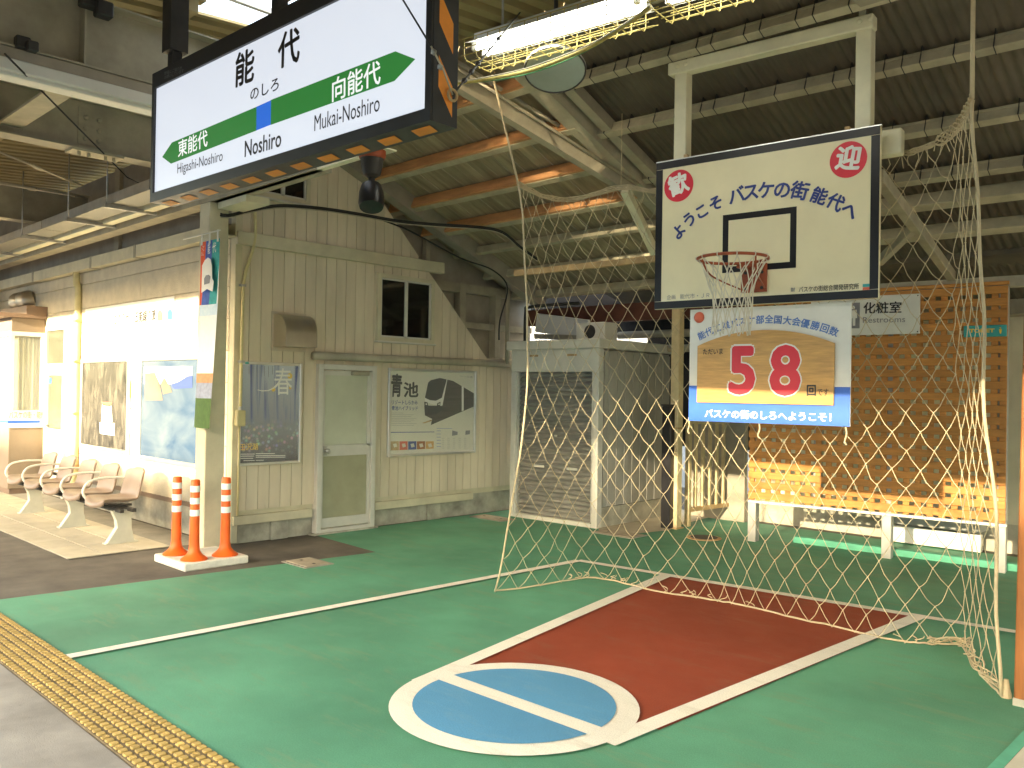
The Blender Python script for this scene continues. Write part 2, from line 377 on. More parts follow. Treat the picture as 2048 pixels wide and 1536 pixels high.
# green court floor
gl0, gl1 = GZ(0, 1200), GZ(752, 1105)
dl = (gl1-gl0); ex = gl0 - dl*((gl0.y-1.785)/dl.y)
flr('court_floor', M['green'], [(ex.x, 1.785), (-1.09, 1.785), (-1.09, 4.9), (-1.16, 5.25), (-1.16, 9.75), (-8.3, 9.75), (-8.3, 8.25), (-8.0, 8.25), (-8.0, 5.15), (gl1.x, gl1.y)], .004)
flr('pale_floor', M['pale_floor'], [(-1.04, 1.785), (6, 1.785), (6, 12), (-1.04, 12)], .006)
flr('edge_line', M['curb'], [(-1.09, 1.785), (-1.04, 1.785), (-1.04, 4.9), (-1.09, 4.9)], .008)
# beige concrete between the shed and the railing
flr('ramp', M['paving'], [(p.x, p.y) for p in (GZ(1197, 1062), GZ(1262, 1070), GZ(1338, 1062), GZ(1366, 1050), GZ(1440, 1030), GZ(1322, 1015), GZ(1200, 1030))], .010)
# paving under the bench: slabs, each its own piece
pv0, pv1 = 2.755, 3.72
pav = struct('bench_paving', G().sheet([V((-16, pv0, .004)), V((-8.28, pv0, .004)), V((-8.28, pv1+.4, .004)), V((-16, pv1+.4, .004))]), M['concrete'])
sl, slc = G().wbox(-.296, .296, -.155, .155, 0, .008).mesh('slab', bevel=.002, center=(0, 0, 0))
for i in range(12):
    for j in range(3):
        put('slab', sl, (-8.58-.6*i, pv0+.16+.32*j, .006), M['paving'], pav)
# court markings (court frame)
def cl(name, m, pts, z): return struct(name, G().sheet([CW(p[0], p[1], z) for p in pts]), m)
kTL, kTR, kBL, kBR = cc(GZ(1330, 1150)), cc(GZ(1850, 1238)), cc(GZ(878, 1342)), cc(GZ(1318, 1463))
cl('key_paint', M['redf'], [kBL, kBR, kTR, kTL], .008)
def line(name, a, b, w, z=.016):
    a, b = V(a[:2]+(0,)) if isinstance(a, tuple) else a, V(b[:2]+(0,)) if isinstance(b, tuple) else b
    d = (b-a).normalized(); s = V((-d.y, d.x, 0))*(w/2)
    return cl(name, M['whitef'], [a-s, b-s, b+s, a+s], z)
sA, sB = cc(GZ(135, 1318)), cc(GZ(1157, 1124))
line('sideline', sA, sB, .085)
line('baseline', sB, cc(GZ(2032, 1268)), .085, .0165)
ctr = (-2.645, 3.447); RO, RI = .632, .515
def inset(a, b, d):
    a, b = V(a), V(b); return a+(b-a).normalized()*d
lw = .105
line('key_line', (kTL[0]+lw/2-.01, kTL[1]-.02), (kBL[0]+lw/2+.02, kBL[1]-.24), lw, .0162)
line('key_line', (kTR[0]-lw/2+.01, kTR[1]-.02), (kBR[0]-lw/2-.055, kBR[1]-.30), lw, .0162)
line('key_line', (kTL[0], kTL[1]-.05), (kTR[0], kTR[1]-.0), lw*.9, .0158)
n = 64
cir = lambda r, z: [CW(ctr[0]+r*math.cos(2*math.pi*i/n), ctr[1]+r*math.sin(2*math.pi*i/n), z) for i in range(n)]
struct('circle_line', G().sheet(cir(RO, .018)), M['whitef'])
# two blue half discs, split by the white free-throw line
fa = math.atan2(*(lambda p, q: (q[1]-p[1], q[0]-p[0]))(cc(GZ(893, 1362)), cc(GZ(1190, 1470))))
def half(sgn):
    d = V((math.cos(fa), math.sin(fa), 0)); s = V((-d.y, d.x, 0))*sgn; off = .055; R = RI
    h = math.sqrt(R*R-off*off); a0 = math.asin(off/R); pts = []
    for i in range(33):
        an = a0 + (math.pi-2*a0)*i/32; p = d*(R*math.cos(an)) + s*(R*math.sin(an)); pts.append(CW(ctr[0]+p.x, ctr[1]+p.y, .022))
    struct('circle_paint', G().sheet(pts), M['bluef'])
half(1); half(-1)
# utility lids set in the floor
for i, (px_, py_, w, d, lab) in enumerate([(615, 1127, .34, .24, 'steel utility lid in the floor in front of the delineator slab'), (985, 1037, .5, .22, 'steel utility lid in the green floor beside the station wall end'), (1238, 1069, .5, .26, 'beige utility lid in the floor in front of the shutter shed side')]):
    p = GZ(px_, py_); t = thing('utility_lid', (p.x, p.y, 0), lab, 'utility lid')
    wbox('rim', M['concrete'], t, p.x-w/2-.03, p.x+w/2+.03, p.y-d/2-.03, p.y+d/2+.03, .003, .011)
    wbox('cover', M['green_lid'], t, p.x-w/2, p.x+w/2, p.y-d/2, p.y+d/2, .004, .016, bevel=.003)
    for s in (-1, 1): wbox('lifting_hole', M['iron'], t, p.x+s*w*.3-.015, p.x+s*w*.3+.015, p.y-.012, p.y+.012, .015, .018)
p = GZ(1408, 1077); t = thing('drain_cover', (p.x, p.y, 0), 'round rusty drain cover in the green floor by the railing', 'drain cover')
G().lathe((p.x, p.y, .003), [(.19, 0), (.19, .008), (.16, .011)], 20).obj('rim', M['rust'], t)
G().lathe((p.x, p.y, .012), [(.15, 0), (.15, .006)], 20).obj('cover', M['iron'], t)
# green curb strip behind the lattice fence
c1, c2 = cc(GZ(1585, 1086)), cc(GZ(2010, 1142))
G().beam(CW(c1[0], c1[1]+.06, .035), CW(c2[0]+.1, c2[1]+.06, .035), .09, .07).obj('curb', M['curb'], None, bevel=.006)['kind'] = 'structure'

# tactile strip: tiles of 30 cm, pads on them
tac = struct('tactile_paving', G().sheet([V((-70, 1.467, .005)), V((40, 1.467, .005)), V((40, 1.783, .005)), V((-70, 1.783, .005))]), M['tactile_bed'])
tile_me, _ = G().wbox(-.148, .148, -.155, .155, 0, .006).mesh('tile', bevel=.002, center=(0, 0, 0))
def pad(poly, h=.007):
    c = V(); n_ = len(poly); g = G()
    for p in poly: c += V((p[0], p[1], 0))/n_
    b = [V((p[0], p[1], 0)) for p in poly]; tpt = [c.lerp(q, .87)+Z*h for q in b]; mid = [c.lerp(q, .97)+Z*h*.7 for q in b]
    g.v = b+mid+tpt
    for i in range(n_):
        j = (i+1) % n_; g.f += [(i, j, n_+j, n_+i), (n_+i, n_+j, 2*n_+j, 2*n_+i)]
    g.f.append(tuple(2*n_+i for i in range(n_)))
    return g
def rrect(a, b, r, k=3):
    out = []
    for (sx, sy, a0) in ((1, 1, 0), (-1, 1, 90), (-1, -1, 180), (1, -1, 270)):
        for i in range(k): an = rad(a0+90*i/(k-1)); out.append((sx*(a-r)+r*math.cos(an), sy*(b-r)+r*math.sin(an)))
    return out
pad_me, _ = pad(rrect(.0165, .0178, .006), .0085).mesh('pad', smooth=False, center=(0, 0, 0))
gs = G()
half1 = [(-.019, .017), (-.019, -.006), (-.010, .002), (.004, .006), (.010, .017)]
half2 = [(.019, -.017), (.019, .010), (.010, .002), (-.004, -.004), (-.012, -.017)]
for h_ in (half1, half2): q = pad(h_); gs.add(q.v, q.f)
spad_me, _ = gs.mesh('split_pad', center=(0, 0, 0))
rest = G(); nb = 0
for i in range(32):
    x0 = -2.55 - .3*i; near = 2 <= i <= 9
    t = put('tile', tile_me, (x0, 1.625, .006), M['tactile_bed'], tac)
    for a in range(6):
        for b in range(6):
            p = V((x0-.125+.05*a, 1.625-.130+.052*b, .012)); sp = (a % 3 == 1 and b % 2 == 0)
            if near: put('pad', spad_me if sp else pad_me, p, M['tactile'], t)
            else:
                src = spad_me if sp else pad_me
                rest.add([v.co+p for v in src.vertices], [tuple(f.vertices) for f in src.polygons])
o = rest.obj('far_pads', M['tactile'], tac); o['kind'] = 'stuff'

# ================================================================== STATION BUILDING
XW, YF, YB = -8.0, 4.2, 8.28           # gable wall, front wall, rear end
st = thing('station_building', (XW, YF, 0), 'cream board-clad station building with gable wall, door and bay window', 'building')
WG = XW-.03
# concrete base with buttress strips
wbox('base', M['base_conc'], st, -30, XW-.05, YF+.05, YB, 0, .27)
for yy in (4.75, 6.88): wbox('base_rib', M['base_conc'], st, XW-.05, XW-.01, yy-.1, yy+.1, 0, .265, bevel=.006)
# wall core behind the boards
G().prism([V((WG, YF+.02, .27)), V((WG, YB, .27)), V((WG, YB, 2.0)), V((WG, 7.78, 2.0)), V((WG, 5.68, 4.05)), V((WG, 5.5, 4.3)), V((WG, YF+.02, 4.3))], (-.15, 0, 0)).obj('wall', M['cream'], st)
def diag(y): return 4.13-(y-5.65)*1.0155
BW = .13
i = 0; y = YF+.02
while y < YB-.02:
    y1 = min(y+BW, YB); a, b = y+.003, y1-.003
    # lower board (below the trim band)
    def top(yy): return min(3.06, diag(yy)) if yy < 7.77 else 2.03
    za, zb = top(a), top(b)
    G().prism([V((WG, a, .34)), V((WG, b, .34)), V((WG, b, zb)), V((WG, a, za))], (.03+random.uniform(-.0025, .0015), 0, 0)).obj('siding_board', M['siding'], st)
    if diag(b) > 3.2:
        z1 = min(4.3, diag(a)); z2 = min(4.3, diag(b))
        G().prism([V((WG, a, 3.14)), V((WG, b, 3.14)), V((WG, b, z2)), V((WG, a, z1))], (.03+random.uniform(-.0025, .0015), 0, 0)).obj('siding_board', M['siding'], st)
    y = y1
wbox('trim_band', M['cream'], st, WG, XW+.055, YF-.02, 6.93, 3.03, 3.165, bevel=.006)
for a, b in ((YF, 5.12), (5.95, 7.5)): wbox('kick_strip', M['cream'], st, WG, XW+.03, a, b, .20, .29, bevel=.004)
wbox('corner_post', M['cream'], st, XW-.09, XW+.012, YF-.02, YF+.055, .02, 4.3, bevel=.005)
tube('drip_pipe', M['beam'], st, [V((XW+.06, 5.07, 1.945)), V((XW+.06, 8.25, 1.955))], .045, 12)
# upper side: shaded wall behind the sloping edge, with rails
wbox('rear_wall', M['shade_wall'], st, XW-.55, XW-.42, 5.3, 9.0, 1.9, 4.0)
beam('edge_rafter', M['shade_wall'], st, V((-7.93, 5.45, roofz(5.45)+.06)), V((-7.93, 8.7, roofz(8.7)+.06)), .16, .22)
wbox('rail_beam', M['beam'], st, XW-.4, XW-.3, 6.2, 8.9, 2.88, 3.0)
wbox('rail_beam', M['beam'], st, XW-.4, XW-.3, 6.9, 8.9, 2.42, 2.5)
wbox('rail_post', M['beam'], st, XW-.4, XW-.28, 7.5, 7.6, 2.0, 3.0); wbox('rail_post', M['beam'], st, XW-.4, XW-.28, 8.15, 8.25, 2.0, 2.9)
wbox('rail_post', M['beam'], st, XW-.38, XW-.3, 6.93, 6.99, 3.0, 3.55)
# windows on the gable
def window(y0, y1, z0, z1):
    f = G(); w = .045
    for (a, b, c, d) in ((y0-w, y0, z0-w, z1+w), (y1, y1+w, z0-w, z1+w), (y0, y1, z1, z1+w), (y0, y1, z0-w, z0)): f.wbox(WG, XW+.045, a, b, c, d)
    o = f.obj('window', M['cream'], st)
    g = G(); s = .022; ym = (y0+y1)/2
    for (a, b, c, d) in ((y0, y0+s, z0, z1), (y1-s, y1, z0, z1), (ym-s, ym+s, z0, z1), (y0, y1, z1-s, z1), (y0, y1, z0, z0+s)): g.wbox(XW+.006, XW+.03, a+.001, b-.001, c+.001, d-.001)
    g.obj('sash', M['alu_paint'], o)
    for (a, b) in ((y0+s, ym-s), (ym+s, y1-s)): wbox('pane', M['glassdark'], o, XW+.008, XW+.014, a, b, z0+s, z1-s)
    wbox('sill', M['alu_paint'], o, WG, XW+.07, y0-.06, y1+.06, z0-w-.02, z0-w, bevel=.004)
window(5.98, 6.74, 2.2, 2.89)
window(4.42, 4.97, 3.60, 4.05)
# door
y0, y1 = 5.15, 5.925
f = G()
for (a, b, c, d) in ((y0, y0+.06, .0, 1.86), (y1-.06, y1, .0, 1.86), (y0+.06, y1-.06, 1.80, 1.86), (y0+.06, y1-.06, .02, .06)): f.wbox(WG, XW+.06, a, b, c, d)
door = f.obj('door', M['alu_paint'], st, bevel=.004)
wbox('panel', M['doorpanel'], door, WG+.02, XW+.012, y0+.06, y1-.06, .06, .95)
g = G(); q0, q1 = y0+.062, y1-.062
for (a, b, c, d) in ((q0, q0+.04, .95, 1.79), (q1-.04, q1, .95, 1.79), (q0+.04, q1-.04, 1.74, 1.79), (q0, q1, .85, .97), (q0, q0+.03, .07, .85), (q1-.03, q1, .07, .85), (q0+.03, q1-.03, .07, .17)): g.wbox(WG+.02, XW+.03, a, b, c, d)
g.obj('leaf_frame', M['alu_paint'], door)
wbox('pane', M['frost'], door, WG+.02, XW+.014, q0+.04, q1-.04, .97, 1.74)
hk = G(); hk.tube([V((XW+.03, q0+.05, .91)), V((XW+.075, q0+.05, .91))], .012, 10); hk.lathe(V((XW+.07, q0+.05, .91)), [(.012, 0), (.026, .012), (.028, .028), (.016, .04)], 14, axis=X)
autosmooth(hk.obj('knob', M['steel'], door))
wbox('lock', M['steel'], door, XW+.029, XW+.036, q0+.025, q0+.075, .86, .96, bevel=.002)
wbox('closer', M['beam'], door, XW+.03, XW+.075, q1-.28, q1-.05, 1.745, 1.79, bevel=.004)
wbox('threshold', M['base_conc'], st, XW-.04, XW+.08, y0-.04, y1+.04, 0, .022, bevel=.004)
# exhaust hood
hy0, hy1 = 4.63, 4.98
hood = thing('vent_hood', (XW, (hy0+hy1)/2, 2.0), 'curved stainless exhaust hood on the board wall above the blue poster', 'vent hood')
arc = lambda yy: [V((XW+.005, yy, 2.02)), V((XW+.005, yy, 2.36))] + [V((XW+.005+.06+.2*math.sin(rad(90*k/8)), yy, 2.16+.2*math.cos(rad(90*k/8)))) for k in range(9)] + [V((XW+.265, yy, 2.02))]
autosmooth(G().prism(arc(hy0), (0, hy1-hy0, 0)).obj('shell', M['hood'], hood), 40)
for yy in (hy0-.012, hy1+.002): G().prism(arc(yy), (0, .010, 0)).obj('end_plate', M['hood'], hood)
wbox('flange', M['hood'], hood, XW+.001, XW+.012, hy0-.03, hy1+.03, 1.98, 2.39)
# conduit with a junction box near the corner
cdt = thing('wall_conduit', (XW+.04, 4.27, 1.3), 'cream electrical conduit with junction box at the building corner', 'conduit')
tube('pipe', M['conduit'], cdt, curve([V((XW+.045, 4.30, 3.9)), V((XW+.045, 4.37, 3.35)), V((XW+.05, 4.36, 3.05)), V((XW+.045, 4.27, 2.72)), V((XW+.045, 4.25, 2.4)), V((XW+.045, 4.245, 1.40))], 8), .016, 10)
wbox('junction_box', M['conduit'], cdt, XW+.012, XW+.08, 4.2, 4.29, 1.2, 1.36, bevel=.008)
tube('lower_pipe', M['conduit'], cdt, [V((XW+.04, 4.24, 1.2)), V((XW+.04, 4.24, .3))], .010, 8)
for zz in (2.62, 1.85): wbox('clamp', M['steel'], cdt, XW+.01, XW+.066, 4.22, 4.275, zz-.012, zz+.012)

# front wall (towards the track)
wbox('front_wall', M['cream'], st, -30, WG-.16, YF+.004, YF+.18, .27, 4.3)
for k in range(9):
    z0 = .34+k*.325; z1 = z0+.32
    if z0 > 3.0: break
    for xa, xb in ((-10.3, XW-.1), (-12.55, -10.305), (-14.0, -12.555), (-19, -14.005)):
        wbox('wall_panel', M['front_panel'], st, xa, xb, YF-.02, YF+.003, z0, min(z1, 3.1), bevel=.004)
wbox('front_plinth', M['base_conc'], st, -19, XW-.1, YF-.03, YF+.04, .0, .33)
wbox('plinth_strip', M['kiosk_br'], st, -19, XW-.1, YF-.045, YF-.021, .30, .345)
# upper wall, gutter and downpipe
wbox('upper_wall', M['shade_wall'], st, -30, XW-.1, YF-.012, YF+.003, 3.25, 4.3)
wbox('upper_post', M['beam'], st, -11.05, -10.9, YF-.06, YF-.013, 3.25, 4.3)
gt = G()
pr = [(0, 0), (0, .13), (.012, .13), (.012, .012), (.10, .012), (.10, .13), (.112, .14), (.112, 0)]
for xa, xb in ((-19, -13.9), (-13.88, -11.6), (-11.58, -10.2), (-10.18, -7.95)):
    G().prism([V((xa, YF-.03-q[0], 3.10+q[1])) for q in pr], (xb-xa, 0, 0)).obj('gutter', M['cream'], st)
for xa in (-13.89, -11.59, -10.19): wbox('gutter_joint', M['beam'], st, xa-.03, xa+.03, YF-.148, YF-.024, 3.092, 3.245)
tube('downpipe', M['conduit'], st, curve([V((-12.25, YF-.085, 3.1)), V((-12.25, YF-.085, 2.95)), V((-12.25, YF-.06, 2.85)), V((-12.25, YF-.06, 2.0)), V((-12.25, YF-.06, .05))], 5), .045, 12)
for zz in (2.45, 1.9, 1.2, .5): wbox('pipe_clamp', M['rust'], st, -12.31, -12.19, YF-.11, YF-.018, zz-.015, zz+.015)
# twin vent cowls
lm = thing('vent_cowl', (-14.33, YF-.1, 2.84), 'twin round stainless vent cowls above the bay window', 'vent cowl')
for k, xx in enumerate((-14.62, -14.28)):
    g = G(); ax = V((-.15, -1, -.25)).normalized()
    g.lathe((xx, YF-.02, 2.86), [(.15, 0), (.16, .06), (.15, .14), (.11, .21), (.02, .24)], 20, axis=ax)
    autosmooth(g.obj('cowl', M['hood'], lm), 50)
# side door with fanlight on the front wall
d0, d1 = -13.55, -12.72
f = G()
for (a, b, c, d) in ((d0, d0+.05, .0, 2.42), (d1-.05, d1, .0, 2.42), (d0+.05, d1-.05, 2.36, 2.42), (d0+.05, d1-.05, 1.80, 1.88)): f.wbox(a, b, YF-.06, YF-.0205, c, d)
fd = f.obj('door', M['kiosk_w'], st)
wbox('panel', M['kiosk_w'], fd, d0+.05, d1-.05, YF-.045, YF-.021, .04, .95)
g = G()
for (a, b, c, d) in ((d0+.051, d0+.12, .95, 1.79), (d1-.12, d1-.051, .95, 1.79), (d0+.12, d1-.12, 1.72, 1.79)): g.wbox(a, b, YF-.05, YF-.0215, c, d)
g.obj('leaf_frame', M['kiosk_w'], fd)
wbox('pane', M['dim_pane'], fd, d0+.12, d1-.12, YF-.035, YF-.0215, .95, 1.72)
wbox('fanlight', M['dim_pane'], fd, d0+.051, d1-.051, YF-.035, YF-.0215, 1.881, 2.359)
wbox('sticker', M['bluep'], fd, d0+.13, d0+.22, YF-.038, YF-.0355, 1.6, 1.68)
tube('handle', M['steel'], fd, [V((d0+.09, YF-.051, 1.0)), V((d0+.09, YF-.09, 1.0)), V((d0+.18, YF-.09, 1.0))], .011, 8)
# bay window kiosk
bx0, bx1, by = -19, -13.66, 3.72
bay = wbox('bay', M['kiosk'], st, bx0, bx1, by, YF-.021, .08, .95, bevel=.006)
wbox('foot', M['kiosk_br'], bay, bx0, bx1-.03, by+.03, YF-.022, .0, .08)
wbox('counter', M['kiosk_w'], bay, bx0, bx1+.02, by-.02, YF-.0205, .95, 1.20, bevel=.006)
wbox('stripe', M['bluep'], bay, bx0, bx1+.021, by-.022, YF-.08, 1.02, 1.06)
text('バスケの街・能代', .115, M['blackp'], bay, (bx1+.0235, 3.95, 1.13), Y, Z, sx=.52)
text('バスケの街・能代  のしろ', .10, M['greyp'], bay, (bx1-1.2, by-.0235, 1.13), X, Z)
g = G()
for xx in (bx1-.05, bx1-1.25, bx1-2.5, bx1-3.8): g.wbox(xx, xx+.05, by, by+.05, 1.2, 2.28)
g.wbox(bx1-.05, bx1-.001, YF-.075, YF-.0215, 1.2, 2.28); g.wbox(bx0, bx1, by, by+.05, 2.28, 2.34); g.wbox(bx1-.05, bx1, by+.05, YF-.022, 2.28, 2.34)
g.obj('frame', M['kiosk_w'], bay)
GLS = glass('bay_glass', (.75, .80, .78), .16, .02)
wbox('pane', GLS, bay, bx1-.028, bx1-.02, by+.05, YF-.075, 1.2, 2.28)
for k in range(3): wbox('pane', GLS, bay, bx1-1.2-1.25*k, bx1-.05-1.25*k-(.05 if k else 0), by+.02, by+.028, 1.2, 2.28)
def drape(name, p, q, z0, z1, folds, amp, nrm):
    p, q = V(p), V(q); g = G(); n_ = folds*8
    for i in range(n_+1):
        t = i/n_; b = p.lerp(q, t); w = amp*math.sin(t*folds*2*math.pi)*(.7+.3*math.sin(t*9)); w2 = amp*.5*math.sin(t*folds*2*math.pi)
        g.v += [b+nrm*w+Z*z0, b+nrm*w*.9+Z*((z0+z1)/2), b+nrm*w2+Z*z1]
    for i in range(n_):
        k = i*3; g.f += [(k, k+3, k+4, k+1), (k+1, k+4, k+5, k+2)]
    return g.obj(name, M['curtain'], bay, smooth=True)
drape('curtain', (bx1-.11, by+.12, 0), (bx1-.11, YF-.1, 0), 1.21, 2.27, 4, .025, X)
drape('curtain', (bx1-.12, by+.14, 0), (bx1-2.6, by+.14, 0), 1.21, 2.27, 14, .03, Y)
wbox('interior_wall', M['kiosk'], bay, bx0, bx1-.2, YF-.16, YF-.03, 1.2, 2.28)
wbox('shutter_box', M['kiosk'], bay, bx0, bx1-.01, by+.01, YF-.0215, 2.34, 2.54, bevel=.006)
wbox('hood', M['kiosk_br'], bay, bx0, bx1+.05, by-.18, YF-.021, 2.541, 2.60)
wbox('hood_flashing', M['kiosk_br'], bay, bx0+1, bx1+.06, YF-.3, YF-.0205, 2.601, 2.72)

# ================================================================== ROOFS
rf = thing('canopy_roof', (-6, 4, 0), 'sloping station canopy roof of planks and dark corrugated sheet on purlins', 'roof')
YT = 4.85                    # top of the sloping roof
XB = -4.88                   # main truss line
def slope_box(g, x0, x1, ya, yb, off0, off1):
    p = [V((x0, ya, roofz(ya))), V((x1, ya, roofz(ya))), V((x1, yb, roofz(yb))), V((x0, yb, roofz(yb)))]
    return g.prism([q+RN*off0 for q in p], RN*(off1-off0))
# plank boards, one by one
x = -9.3; k = 0
while x < XB:
    w = .19; x1 = min(x+w, XB)
    slope_box(G(), x+.004, x1-.004, YT, 8.75, .13+random.uniform(0, .006), .155).obj('roof_board', M['plank'], rf); x = x1; k += 1
wbox('ridge_closure', M['plank'], rf, -30, 12, 4.955, 5.0, 4.36, 4.76)  # added strip that blocks sun leaking between the two roofs
# orange timber purlins
for yy in (5.245, 5.81, 6.36, 6.88):
    beam('purlin', M['purlin_o'], rf, V((-8.3, yy, roofz(yy)+.05)), V((XB-.02, yy, roofz(yy)+.05)), .075, .13, up=RN, bevel=.006)
    beam('purlin_foot', M['purlin_p'], rf, V((-8.3, yy+.008, roofz(yy)-.012)), V((XB-.02, yy+.008, roofz(yy)-.012)), .075, .035, up=RN, bevel=.004)
for yy in (7.40, 7.95, 8.5):
    beam('purlin', M['purlin_p'], rf, V((-8.3, yy, roofz(yy)+.05)), V((XB-.02, yy, roofz(yy)+.05)), .06, .10, up=RN, bevel=.004)
# corrugated sheet on the right: ridges run down the slope, seen sheet by sheet
def corr(x0, x1, ya, yb, name, off=.16, pitch=.076, amp=.011, m=None):
    g = G(); n_ = int((x1-x0)/pitch*4)
    for i in range(n_+1):
        xx = x0+(x1-x0)*i/n_; h = amp*math.sin(2*math.pi*(xx-x0)/pitch)
        for yy in (ya, yb): g.v.append(V((xx, yy, roofz(yy)))+RN*(off+h))
    for i in range(n_): g.f.append((2*i, 2*i+2, 2*i+3, 2*i+1))
    return g.obj(name, m or M['corr'], rf, smooth=True)
xx = XB-.02
while xx < 4.5:
    corr(xx, xx+.80, YT, 10.3, 'roof_sheet', off=.17+random.uniform(-.004, .004)); xx += .76
# pale steel purlins with hook bolts
hb = G(); hb.box((0, 0, .028), X, Y, Z, .0032, .045, .072); hb_me, _ = hb.mesh('hook_bolt', center=(0, 0, 0))
def pbeam(ya, yb, w, h, drop, hooks=True):
    a = V((XB+.02, ya, roofz(ya)+.07-drop)); b = V((4.5, ya+(yb-ya)*(4.5-XB)/3.3, 0)); b.z = roofz(b.y)+.07-drop
    o = beam('purlin', M['purlin_p'], rf, a, b, w, h, up=RN, bevel=.004)
    beam('purlin_lip', M['purlin_p'], o, a+RN*(h*.62)-Y*.03, b+RN*(h*.62)-Y*.03, .03, .02, up=RN)
    if hooks:
        d = (b-a).normalized(); s = .12; L = (b-a).length
        while s < min(L, 4.4):
            q = put('hook_bolt', hb_me, a+d*s, M['iron'], o); q.rotation_euler = (math.atan(RS), 0, math.atan2(d.y, d.x)); s += random.choice((.21, .24, .26, .12))
    return o
for ya, yb in ((5.41, 5.51), (6.03, 6.13), (6.72, 6.80), (7.28, 7.37)): pbeam(ya, yb, .075, .085, 0)
pbeam(7.55, 7.62, .10, .11, .05, False); pbeam(8.0, 8.07, .10, .10, .05, False)
pbeam(4.9, 4.95, .075, .085, 0)
# truss along the slope
beam('top_chord', M['beam'], rf, V((XB-.03, YT-.1, roofz(YT-.1)+.05)), V((XB+.0, 9.0, roofz(9.0)+.05)), .17, .14)
beam('top_chord', M['beam'], rf, V((XB+.17, YT-.1, roofz(YT-.1)+.10)), V((XB+.17, 9.0, roofz(9.0)+.10)), .10, .10)
lc0, lc1 = PR(890, 148, -.10), PR(1262, 376, -.06)
beam('lower_chord', M['beam'], rf, lc0, lc1, .10, .14)
tube('pipe_run', M['beam'], rf, [lc0+V((.10, 0, .10)), lc1+V((.06, 0, .12))], .018, 8)
tube('pipe_run', M['cable_w'], rf, [lc0+V((.13, 0, .03)), lc1+V((.08, 0, .02))], .014, 8)
beam('strut', M['beam_white'], rf, PC(1250, 380, 6.6), PC(1312, 510, 7.35), .07, .07)
# rear edge beams
beam('rear_beam', M['beam'], rf, CW(-3.9, 9.02, 2.68), CW(3, 9.02, 2.68), .12, .10)
beam('rear_beam', M['redbeam'], rf, V((-8.2, 8.75, 2.62)), V((-4.6, 8.85, 2.62)), .12, .22)
for zz, yy in ((2.36, 9.1), (2.18, 9.3)): tube('rear_pipe', M['beam'], rf, [V((-6.9, yy, zz)), V((-4.3, yy+.1, zz))], .05, 10)
# hanging rusty bar
bar = thing('hanging_bar', PR(1030, 545), 'rusty angle bar hung below the plank roof, left of the backboard', 'steel bar')
pE0, pE1 = V((-7.0, 7.0, 2.93)), PC(1330, 515, 6.98)
pE0 = PC(1030, 547, 6.9); pE1 = PC(1335, 515, 6.9)
beam('angle_bar', M['rust'], bar, pE0, pE1, .05, .06, bevel=.004)
hg = PC(1040, 430, 6.9); beam('hanger', M['rust'], bar, V((pE0.x+.05, pE0.y, pE0.z)), V((pE0.x+.05, pE0.y, roofz(pE0.y)+.1)), .035, .035)
# rear of the bay: dark closing wall and pole
# ---- platform canopy (flat part above the track side)
cp = thing('platform_canopy', (-7.85, 2, 0), 'steel platform canopy with H beams and ribbed sheet over the track side', 'canopy')
ZE, ZI = 4.03, 4.42
def canz(y): return ZE + (ZI-ZE)*(y+.4)/(YT+.4)
def ribsheet(x0, x1, ya, yb, name, m):
    g = G(); pitch = .20; n_ = int(round((x1-x0)/pitch)); prof = [(0, 0), (.05, 0), (.07, .05), (.13, .05), (.15, 0)]
    xs = []
    for i in range(n_):
        for (a, h) in prof: xs.append((x0+i*pitch+a, h))
    xs.append((x1, 0))
    for (xx, h) in xs:
        for yy in (ya, yb): g.v.append(V((xx, yy, canz(yy)+.13+h)))
    for i in range(len(xs)-1): g.f.append((2*i, 2*i+2, 2*i+3, 2*i+1))
    return g.obj(name, m, cp)
SK = (-6.2, -4.6, 2.85, 3.75)       # translucent skylight
ribsheet(-30, SK[0], -.4, YT+.1, 'roof_sheet', M['canopy_sheet'])
ribsheet(SK[0], SK[1], -.4, SK[2], 'roof_sheet', M['canopy_sheet'])
ribsheet(SK[0], SK[1], SK[3], YT+.1, 'roof_sheet', M['canopy_sheet'])
ribsheet(SK[1], 12, -.4, YT+.1, 'roof_sheet', M['canopy_sheet'])
tl = bpy.data.materials.new('skylight_panel'); tl.use_nodes = True
tn = tl.node_tree; tn.nodes.remove(tn.nodes['Principled BSDF']); tb = tn.nodes.new('ShaderNodeBsdfTranslucent'); tb.inputs[0].default_value = (.92, .95, 1, 1)
tr = tn.nodes.new('ShaderNodeBsdfTransparent'); mxs = tn.nodes.new('ShaderNodeMixShader'); mxs.inputs[0].default_value = .35
tn.links.new(tb.outputs[0], mxs.inputs[1]); tn.links.new(tr.outputs[0], mxs.inputs[2]); tn.links.new(mxs.outputs[0], tn.nodes['Material Output'].inputs[0])
G().sheet([V((SK[0], SK[2], canz(SK[2])+.17)), V((SK[1], SK[2], canz(SK[2])+.17)), V((SK[1], SK[3], canz(SK[3])+.17)), V((SK[0], SK[3], canz(SK[3])+.17))]).obj('skylight', tl, cp)
for xx in (-5.75, -5.2): wbox('skylight_bar', M['alu_paint'], cp, xx-.02, xx+.02, SK[2], SK[3], 4.38, 4.42)
wbox('shading_fascia', M['beam'], cp, -30, -7.62, -.46, -.40, 3.70, ZE+.26)
wbox('shading_fascia', M['beam'], cp, -7.615, 12, -.46, -.40, 3.12, ZE+.26)  # unseen board, hung lower on this side to cut off the sun
